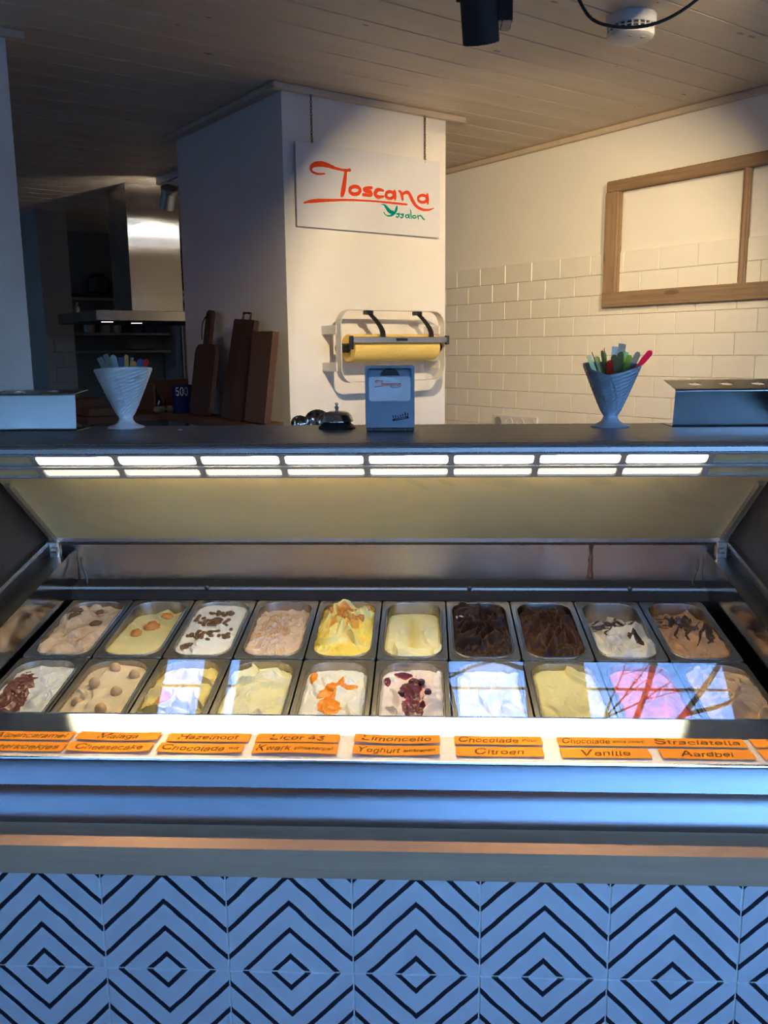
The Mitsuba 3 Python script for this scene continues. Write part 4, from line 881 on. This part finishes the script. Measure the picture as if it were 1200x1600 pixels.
mm = trimesh.creation.extrude_polygon(sg.Polygon(mp), .482, engine='earcut')
part(owf, 'mullion', move(mm, frame([1, 0, 0], [0, 0, 1], [0, 1, 0], [-2.243, .260, .006])), 'old_wood_upright', OF)
for x in (Lf+.078, Rf-.084): part(owf, 'inner_bead', box([x, .265, .004], [x+.006, .736, .022]), 'old_wood_upright', OF)
sk = thing('socket_strip', 'white triple wall socket just above the shelf, low on the tiled wall', 'socket')
KF = ROOM @ frame([-1, 0, 0], [0, 0, 1], [0, -1, 0], [0, WR-.013, 0])
part(sk, 'plate', box([-3.785, -.465, 0], [-3.43, -.380, .010], .003), 'white_plastic', KF)
for i in range(4):
    x = -3.74+.09*i
    part(sk, 'socket_well', move(lathe([(0, .001), (.026, .001), (.028, .004), (.030, .004), (.030, 0), (0, 0)], 28), frame([1, 0, 0], [0, 1, 0], [0, 0, 1], [x, -.422, .010])), 'grey_plastic' if i == 0 else 'white_plastic', KF)

# ================================================================== ceiling: spotlights, smoke detector, cable
def track_spot(label, at, d, body_len, rad, adapter=True, colour_='black_paint', side=None):
    key = thing('spotlight', label, 'spotlight', 'ceiling spotlights')
    d = np.asarray(d, float); d /= np.linalg.norm(d); e1 = np.cross([0, 0, 1.0], d); e1 /= np.linalg.norm(e1); e2 = np.cross(d, e1)
    M = frame(e1, e2, d, at-d*.012)
    prof = [(0, -body_len), (rad*.82, -body_len), (rad*.95, -body_len+.006), (rad, -body_len+.02), (rad, 0), (rad-.003, 0), (rad-.003, -.035), (0, -.035)]
    part(key, 'can', lathe(prof, 48), colour_, M, smooth=40)
    top = np.array([at[0]-d[0]*body_len*.6+e1[0]*(rad+.006)*(side or 1), at[1]-d[1]*body_len*.6+e1[1]*(rad+.006)*(side or 1), E+C])
    pv = at-d*body_len*.6+e1*(rad+.004)*(side or 1)
    part(key, 'arm', tube([pv, [pv[0], pv[1], E+C-.06]], .006, 10), colour_, None, smooth=True)
    part(key, 'track_adapter', box([pv[0]-.018, pv[1]-.06, E+C-.07], [pv[0]+.018, pv[1]+.06, E+C-.028], .003), colour_, None)
    return key
# the one in view: hangs on the right side of its gear box
at = WALL_SPOT_AT
ks = track_spot('black ceiling spotlight hanging at the top edge, lighting the sign', at+np.array([0, -.004, 0]), [.10, .42, -.90], .17, .043, side=1)
part(ks, 'gear_box', box([.157, 2.235, E+.752], [.206, 2.30, E+1.02], .002), 'black_paint', None)
part(ks, 'gear_box', box([.160, 2.2335, E+.750], [.180, 2.299, E+.753]), 'grey_plastic', None); part(ks, 'gear_box', box([.183, 2.2335, E+.750], [.203, 2.299, E+.753]), 'grey_plastic', None)
spot('wall_spot_light', WALL_SPOT_AT+np.array([.02, .03, -.03]), WALL_SPOT_DIR, [v*SPOT1 for v in (1.0, .745, .41)], 39.5, 30.0, 4.0)
for i, x in enumerate((-.75, -.12, .50)):
    a_ = np.array([x, 2.08, E+.86]); d_ = np.array([0, -.865, -1.60])
    track_spot(['black ceiling spotlight above the left part of the case', 'black ceiling spotlight above the middle of the case', 'black ceiling spotlight above the right part of the case'][i], a_, d_, .14, .04)
    spot(f'counter_spot_light_{i}', a_+d_/np.linalg.norm(d_)*.012, d_, [v*SPOT2 for v in (1.0, .70, .38)], 17.0, 10.0)
a_ = np.array([1.02, 2.36, E+.985]); d_ = np.array([.58, 4.90, E+.22])-a_
track_spot('black ceiling spotlight turned to the white tiled wall, out to the right', a_, d_, .14, .04)
spot('tile_wall_spot_light', a_+d_/np.linalg.norm(d_)*.012, d_, [v*SPOT4 for v in (1.0, .745, .41)], 27.0, 8.0, 2.0)
whole('lighting_track', box([-.95, 2.135, E+C-.026], [.75, 2.17, E+C], .002), 'black_paint', 'black lighting track on the ceiling above the case', 'lighting track', None, None)
whole('lighting_track', box([-.2, 2.345, E+C-.026], [.55, 2.38, E+C], .002), 'black_paint', 'short black lighting track carrying the sign spotlight', 'lighting track', None, None)
sd = thing('smoke_detector', 'white round smoke detector on the wooden ceiling', 'smoke detector')
DF = WORLD @ frame([1, 0, 0], [0, 1, 0], [0, 0, 1], [.668, 3.115, C])
part(sd, 'base', lathe([(0, 0), (.078, 0), (.080, -.004), (.080, -.030), (.077, -.034), (0, -.034)], 64), 'white_plastic', DF, smooth=40)
CH = part(sd, 'chamber', lathe([(0, -.033), (.068, -.033), (.068, -.050), (0, -.050)], 48), 'black_plastic', DF, smooth=40)
part(sd, 'cap', lathe([(0, -.050), (.074, -.050), (.076, -.054), (.073, -.064), (.060, -.072), (0, -.074)], 64), 'white_plastic', DF, smooth=40)
for i in range(22):
    a_ = 2*math.pi*i/22; c_, s_ = math.cos(a_), math.sin(a_)
    part(CH, 'vent_rib', move(box([.066, -.003, -.051], [.075, .003, -.033]), frame([c_, s_, 0], [-s_, c_, 0], [0, 0, 1], [0, 0, 0])), 'white_plastic', DF)
part(CH, 'vent_ring', lathe([(.069, -.041), (.0755, -.041), (.0755, -.043), (.069, -.043), (.069, -.041)], 48), 'white_plastic', DF)
for x, y in ((-.012, -.052), (.030, -.035)): part(sd, 'test_button', move(lathe([(0, 0), (.007, 0), (.006, -.003), (0, -.003)], 16), frame([1, 0, 0], [0, 1, 0], [0, 0, 1], [x, y, -.0715])), 'grey_plastic', DF)
cb = [(.30, 2.46, C), (.345, 2.48, .97), (.375, 2.49, .925), (.401, 2.5, .886), (.436, 2.5, .839), (.477, 2.5, .823), (.535, 2.5, .817), (.592, 2.5, .823), (.657, 2.5, .849), (.701, 2.5, .878), (.76, 2.5, .93), (.82, 2.5, 1.0), (.85, 2.5, C)]
whole('hanging_cable', tube(smooth_path(cb, 70), .0042, 10), 'black_plastic', 'black cable drooping in front of the smoke detector', 'cable', None, WORLD, smooth=True)

BULB = 70.0
# ================================================================== the dim kitchen behind the passage
hd = thing('cooker_hood', 'stainless steel island cooker hood with a lit chimney', 'cooker hood')
def hood_box(lo, hi, name, bsdf, **k): return part(hd, name, box(lo, hi, .002), bsdf, ROOM, **k)
CU, CW0, CW1 = 5.657, 2.112, 2.462
# chimney front as its own sheet with uv along the brushing
fv = np.array([[0, 0, 0], [CW1-CW0, 0, 0], [CW1-CW0, C-.25, 0], [0, C-.25, 0]], float)
fm_ = trimesh.Trimesh(fv, np.array([[0, 1, 2], [0, 2, 3]]), process=False)
part(hd, 'chimney_front', fm_, 'hood_steel', ROOM @ frame([0, 1, 0], [0, 0, 1], [-1, 0, 0], [CU-.0035, CW0, .25]), uv=fv[:, :2], label='brushed steel chimney front with bright bands of light')
hood_box([CU-.003, CW0, .24], [CU+.34, CW1, C], 'chimney', 'steel')
CANU0, CANU1, CANW0, CANW1 = 5.45, 6.25, 1.808, 2.77
hood_box([CANU0, CANW0, .190], [CANU1, CANW1, .252], 'canopy', 'steel')
hood_box([CANU0+.012, CANW0+.012, .186], [CANU1-.012, CANW1-.012, .192], 'canopy_underside', 'black_paint')
for i in range(11):
    w = CW0+.075+i*.0125
    part('cooker_hood__chimney_front', 'vent_slot', box([CU-.0052, w, .918], [CU-.0035, w+.0062, .978]), 'dark_void', ROOM)
for u, w in ((5.56, 1.91), (5.72, 2.16), (5.56, 2.56)):
    key = part('cooker_hood__canopy', 'lamp', move(lathe([(0, 0), (.034, 0), (.036, -.004), (0, -.004)], 24), frame([1, 0, 0], [0, 1, 0], [0, 0, 1], [u, w, .186])), 'white_plastic', ROOM, label='small round lamp')
    scene[key]['emitter'] = {'type': 'area', 'sampling_weight': .05, 'radiance': rgb([v*HOODLAMP for v in (1.0, .88, .70)])}
kt = thing('kitchen_spotlight', 'small grey spotlight on a ceiling track beside the hood chimney', 'spotlight')
kp = at_room(5.21, 2.200, .850); kd = U3*.55+W3*.06+Z3*-.75; kd /= np.linalg.norm(kd)
e1 = np.cross(Z3, kd); e1 /= np.linalg.norm(e1); e2 = np.cross(kd, e1)
part(kt, 'can', lathe([(0, -.125), (.044, -.125), (.052, -.118), (.052, -.105), (.047, -.100), (.047, 0), (.044, 0), (.044, -.03), (0, -.03)], 40), 'aluminium_dull', frame(e1, e2, kd, kp), smooth=40)
part(kt, 'bracket', tube(smooth_path([at_room(5.19, 2.245, .96), at_room(5.20, 2.275, .945), at_room(5.17, 2.262, .92), at_room(5.15, 2.252, .90)], 12), .007, 8), 'aluminium_dull', None, smooth=True)
part(kt, 'track', box([4.55, 2.215, 1.005], [5.40, 2.275, C], .003), 'aluminium_dull', ROOM)
part(kt, 'adapter', box([5.06, 2.225, .955], [5.26, 2.268, 1.006], .003), 'aluminium_dull', ROOM)
spot('kitchen_spot_light', kp+kd*.012, U3*.48+W3*.06+Z3*-.05, [v*SPOT3 for v in (1.0, .88, .72)], 60.0, 20.0)
k5 = thing('kitchen_spotlight', 'second grey kitchen spotlight further along its track, behind the pillar', 'spotlight')
kp2 = at_room(4.72, 2.262, .86)
part(k5, 'can', lathe([(0, -.125), (.040, -.125), (.046, -.118), (.046, -.105), (.041, -.100), (.041, 0), (.038, 0), (.038, -.03), (0, -.03)], 40), 'aluminium_dull', frame(e1, e2, kd, kp2), smooth=40)
part(k5, 'adapter', box([4.60, 2.225, .90], [4.72, 2.268, 1.0045], .003), 'aluminium_dull', ROOM)
spot('kitchen_spot_light_2', kp2+kd*.01, U3*.9+W3*.02+Z3*-.2, [v*SPOT3*.8 for v in (1.0, .88, .72)], 25.0, 10.0)
kl = thing('pendant_lamp', 'warm kitchen pendant lamp behind the left wall', 'lamp')
part(kl, 'cord', tube([at_room(4.3, .30, .66), at_room(4.3, .30, C)], .004, 8), 'black_plastic', None)
part(kl, 'shade', lathe([(.02, .10), (.03, .10), (.11, .0), (.106, .0), (.028, .096), (.02, .096)], 40), 'black_paint', frame([1, 0, 0], [0, 1, 0], [0, 0, 1], at_room(4.3, .30, .58)), smooth=40)
key = part(kl, 'bulb', trimesh.creation.icosphere(subdivisions=2, radius=.035), 'white_plastic', frame([1, 0, 0], [0, 1, 0], [0, 0, 1], at_room(4.3, .30, .585)), smooth=True)
scene[key]['emitter'] = {'type': 'area', 'sampling_weight': .6, 'radiance': rgb([v*BULB for v in (1.0, .52, .24)])}
# kitchen column with tiles on its lower part
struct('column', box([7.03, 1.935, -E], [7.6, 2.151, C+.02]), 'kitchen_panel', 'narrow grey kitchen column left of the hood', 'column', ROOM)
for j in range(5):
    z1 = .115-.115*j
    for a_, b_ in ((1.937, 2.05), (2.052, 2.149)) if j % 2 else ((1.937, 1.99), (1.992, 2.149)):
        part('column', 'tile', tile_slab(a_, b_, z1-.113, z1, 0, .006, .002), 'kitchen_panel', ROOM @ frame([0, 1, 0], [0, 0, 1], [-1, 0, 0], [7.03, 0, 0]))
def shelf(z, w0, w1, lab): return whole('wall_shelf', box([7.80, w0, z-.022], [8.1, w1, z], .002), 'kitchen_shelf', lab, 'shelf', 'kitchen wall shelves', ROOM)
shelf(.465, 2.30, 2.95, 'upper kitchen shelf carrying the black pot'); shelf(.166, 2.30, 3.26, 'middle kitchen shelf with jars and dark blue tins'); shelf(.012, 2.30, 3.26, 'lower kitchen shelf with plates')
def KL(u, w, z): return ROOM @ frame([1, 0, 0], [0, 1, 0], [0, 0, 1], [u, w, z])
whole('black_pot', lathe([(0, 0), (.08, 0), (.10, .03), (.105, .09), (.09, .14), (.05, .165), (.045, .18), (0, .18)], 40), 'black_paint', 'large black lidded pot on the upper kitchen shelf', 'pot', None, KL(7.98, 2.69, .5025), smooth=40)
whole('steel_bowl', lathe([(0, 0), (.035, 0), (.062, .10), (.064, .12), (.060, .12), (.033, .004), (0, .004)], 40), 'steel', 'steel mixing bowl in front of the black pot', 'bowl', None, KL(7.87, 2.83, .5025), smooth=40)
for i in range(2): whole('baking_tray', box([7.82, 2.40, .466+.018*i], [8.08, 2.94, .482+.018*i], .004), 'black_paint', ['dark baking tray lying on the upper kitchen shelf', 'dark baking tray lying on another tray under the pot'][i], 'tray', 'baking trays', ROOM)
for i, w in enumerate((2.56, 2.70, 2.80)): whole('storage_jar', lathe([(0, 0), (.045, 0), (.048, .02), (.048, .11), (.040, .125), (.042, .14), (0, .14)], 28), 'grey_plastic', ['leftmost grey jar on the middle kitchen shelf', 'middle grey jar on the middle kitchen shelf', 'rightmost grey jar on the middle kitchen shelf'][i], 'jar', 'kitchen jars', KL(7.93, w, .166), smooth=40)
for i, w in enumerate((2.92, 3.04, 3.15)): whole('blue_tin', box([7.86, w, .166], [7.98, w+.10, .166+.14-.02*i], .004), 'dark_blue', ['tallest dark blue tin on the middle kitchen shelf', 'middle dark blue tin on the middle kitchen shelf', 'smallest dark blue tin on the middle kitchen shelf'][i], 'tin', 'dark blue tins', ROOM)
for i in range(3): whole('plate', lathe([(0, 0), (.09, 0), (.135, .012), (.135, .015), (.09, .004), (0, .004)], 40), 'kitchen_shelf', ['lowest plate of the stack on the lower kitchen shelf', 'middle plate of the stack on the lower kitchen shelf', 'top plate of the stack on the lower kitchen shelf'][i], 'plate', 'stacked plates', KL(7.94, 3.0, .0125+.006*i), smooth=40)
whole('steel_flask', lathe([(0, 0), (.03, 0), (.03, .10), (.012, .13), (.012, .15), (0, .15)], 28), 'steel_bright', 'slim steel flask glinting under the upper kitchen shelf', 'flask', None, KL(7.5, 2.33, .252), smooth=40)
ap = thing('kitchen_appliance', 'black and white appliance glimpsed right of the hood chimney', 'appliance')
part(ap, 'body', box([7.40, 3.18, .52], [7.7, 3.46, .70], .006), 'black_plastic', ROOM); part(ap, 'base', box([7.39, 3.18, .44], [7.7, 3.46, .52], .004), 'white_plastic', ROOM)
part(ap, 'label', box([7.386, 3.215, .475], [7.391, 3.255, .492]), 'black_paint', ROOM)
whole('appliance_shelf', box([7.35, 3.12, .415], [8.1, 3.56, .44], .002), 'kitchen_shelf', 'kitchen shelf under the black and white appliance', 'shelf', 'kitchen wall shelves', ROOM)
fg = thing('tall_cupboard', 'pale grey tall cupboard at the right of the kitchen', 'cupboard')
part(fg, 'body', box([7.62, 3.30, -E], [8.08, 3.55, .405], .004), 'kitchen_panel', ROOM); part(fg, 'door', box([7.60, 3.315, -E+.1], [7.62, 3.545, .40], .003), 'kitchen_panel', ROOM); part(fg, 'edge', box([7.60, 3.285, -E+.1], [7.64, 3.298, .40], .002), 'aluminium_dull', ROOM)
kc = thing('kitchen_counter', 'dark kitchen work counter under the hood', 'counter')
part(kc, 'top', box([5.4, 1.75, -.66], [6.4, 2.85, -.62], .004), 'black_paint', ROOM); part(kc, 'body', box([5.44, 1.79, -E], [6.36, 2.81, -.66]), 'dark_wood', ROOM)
# side table with crate, bottle and eggs
st = thing('side_table', 'brown wooden side table in the dim passage', 'table')
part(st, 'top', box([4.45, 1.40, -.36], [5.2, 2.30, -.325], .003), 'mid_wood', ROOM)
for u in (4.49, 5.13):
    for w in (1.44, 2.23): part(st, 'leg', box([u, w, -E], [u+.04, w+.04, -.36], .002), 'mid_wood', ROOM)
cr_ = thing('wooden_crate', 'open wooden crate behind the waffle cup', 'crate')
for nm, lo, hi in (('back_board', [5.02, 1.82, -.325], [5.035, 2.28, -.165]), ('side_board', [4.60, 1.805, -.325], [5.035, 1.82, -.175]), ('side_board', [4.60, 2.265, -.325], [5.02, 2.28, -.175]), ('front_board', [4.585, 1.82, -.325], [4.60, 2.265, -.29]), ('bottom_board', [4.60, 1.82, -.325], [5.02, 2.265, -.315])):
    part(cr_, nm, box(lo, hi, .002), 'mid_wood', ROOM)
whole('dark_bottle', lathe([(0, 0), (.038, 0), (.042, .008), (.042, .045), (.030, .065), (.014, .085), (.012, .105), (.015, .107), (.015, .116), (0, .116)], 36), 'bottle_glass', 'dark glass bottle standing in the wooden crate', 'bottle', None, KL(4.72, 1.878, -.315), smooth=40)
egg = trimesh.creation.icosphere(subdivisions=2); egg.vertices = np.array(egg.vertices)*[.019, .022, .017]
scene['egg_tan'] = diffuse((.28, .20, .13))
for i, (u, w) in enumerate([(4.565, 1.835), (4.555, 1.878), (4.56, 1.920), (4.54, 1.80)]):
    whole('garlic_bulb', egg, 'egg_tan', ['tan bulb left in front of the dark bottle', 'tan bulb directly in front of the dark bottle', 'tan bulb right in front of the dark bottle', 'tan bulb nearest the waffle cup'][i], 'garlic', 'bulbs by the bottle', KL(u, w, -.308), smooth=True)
# plank shelf on the dark side of the pillar with boards and a book
whole('plank_shelf', box([3.34, 1.715, -.342], [4.30, 1.894, -.308], .003), 'mid_wood', 'brown plank shelf along the dark side of the pillar', 'shelf', None, ROOM)
SP = ROOM @ frame([-1, 0, 0], [0, 0, 1], [0, -1, 0], [0, 1.894, 0])        # on the pillar's dark side: x to the right, y up, z off the wall
def leaning(mesh, x, tilt, roll_): 
    c, s_ = math.cos(tilt), math.sin(tilt); cr, sr = math.cos(roll_), math.sin(roll_)
    return SP @ frame([1, 0, 0], [0, c, -s_], [0, s_, c], [x, -.306, .105]) @ frame([cr, sr, 0], [-sr, cr, 0], [0, 0, 1], [0, 0, 0])
b1 = rrect(-.115, 0, .115, .34, .05).union(rrect(-.032, .30, .032, .50, .025)).buffer(-.01).buffer(.01).difference(sg.Point(0, .47).buffer(.012))
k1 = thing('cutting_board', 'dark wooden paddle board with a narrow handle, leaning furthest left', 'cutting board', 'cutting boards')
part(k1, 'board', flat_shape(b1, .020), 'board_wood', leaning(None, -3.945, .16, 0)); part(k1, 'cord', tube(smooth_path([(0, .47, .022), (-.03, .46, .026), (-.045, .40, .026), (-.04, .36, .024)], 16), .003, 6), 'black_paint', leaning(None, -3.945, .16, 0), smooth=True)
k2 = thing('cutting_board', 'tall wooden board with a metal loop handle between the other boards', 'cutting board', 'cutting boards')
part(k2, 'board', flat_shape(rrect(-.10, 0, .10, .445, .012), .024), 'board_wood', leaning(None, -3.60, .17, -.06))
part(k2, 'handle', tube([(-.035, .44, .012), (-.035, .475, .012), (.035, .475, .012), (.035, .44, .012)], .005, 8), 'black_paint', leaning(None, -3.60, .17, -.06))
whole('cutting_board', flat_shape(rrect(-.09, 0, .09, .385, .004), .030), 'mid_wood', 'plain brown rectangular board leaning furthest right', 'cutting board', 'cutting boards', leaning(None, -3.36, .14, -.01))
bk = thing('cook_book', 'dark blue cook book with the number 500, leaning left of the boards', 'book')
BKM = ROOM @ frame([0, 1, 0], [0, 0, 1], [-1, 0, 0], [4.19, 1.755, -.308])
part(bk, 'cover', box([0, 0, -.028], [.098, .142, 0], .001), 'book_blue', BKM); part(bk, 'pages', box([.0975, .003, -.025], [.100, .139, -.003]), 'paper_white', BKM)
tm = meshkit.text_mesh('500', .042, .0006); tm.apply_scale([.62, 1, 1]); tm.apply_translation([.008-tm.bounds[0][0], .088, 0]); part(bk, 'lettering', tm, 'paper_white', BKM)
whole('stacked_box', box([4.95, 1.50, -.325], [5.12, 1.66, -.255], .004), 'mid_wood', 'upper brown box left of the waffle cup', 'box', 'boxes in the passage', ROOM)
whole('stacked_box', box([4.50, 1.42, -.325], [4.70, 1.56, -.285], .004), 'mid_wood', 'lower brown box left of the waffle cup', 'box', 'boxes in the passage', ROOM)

# ================================================================== the street, seen only mirrored in the glass front
tr = thing('bare_tree', 'leafless tree across the pavement, mirrored in the glass front', 'tree')
rt2 = np.random.default_rng(77); limbs = [[], []]
def grow(p, d, L, r, depth):
    n_ = 5; pts = [p]
    for _ in range(n_):
        d = d+rt2.normal(0, .10, 3); d /= np.linalg.norm(d); pts.append(pts[-1]+d*L/n_)
    limbs[0 if depth < 2 else 1].append(tube(np.array(pts), np.linspace(r, r*.62, n_+1), 7 if depth < 2 else 4))
    if depth >= 5: return
    for _ in range(3 if depth else 4):
        s_ = rt2.normal(0, 1, 3); s_ -= d*(s_@d); s_ /= np.linalg.norm(s_)
        a_ = rt2.uniform(.35, .85); i = int(rt2.integers(2, n_+1))
        grow(pts[i], d*math.cos(a_)+s_*math.sin(a_), L*rt2.uniform(.6, .82), r*.58*(1-.06*i), depth+1)
grow(np.array([2.80, -8.0, -.05]), np.array([-.03, .02, 1.0]), 3.6, .26, 0)
grow(np.array([3.25, -8.1, -.05]), np.array([-.10, .02, 1.0]), 3.8, .24, 0)
part(tr, 'trunk', cat(limbs[0]), 'bark', None, smooth=True); part(tr, 'branches', cat(limbs[1]), 'bark', None, kind='stuff')
hs = thing('street_house', 'low brick house across the street behind the shop front', 'house')
part(hs, 'walls', box([-44, -46, -.1], [46, -40, 3.1]), 'brick_far', None)
rf = trimesh.creation.extrude_polygon(sg.Polygon([(-46.4, 3.1), (-39.6, 3.1), (-43, 4.4)]), 90.4, engine='earcut')
part(hs, 'roof', move(rf, frame([0, 1, 0], [0, 0, 1], [1, 0, 0], [-44.2, 0, 0])), 'dark_wood', None)
for i in range(11): part(hs, 'window', box([-20+4*i, -40.05, .9], [-18.4+4*i, -39.98, 2.5]), 'dark_blue', None)
struct('ground', box([-60, -60, -.08], [60, -9.45, -.06]), 'street_grey', 'grey street paving outside the shop', 'ground', None)
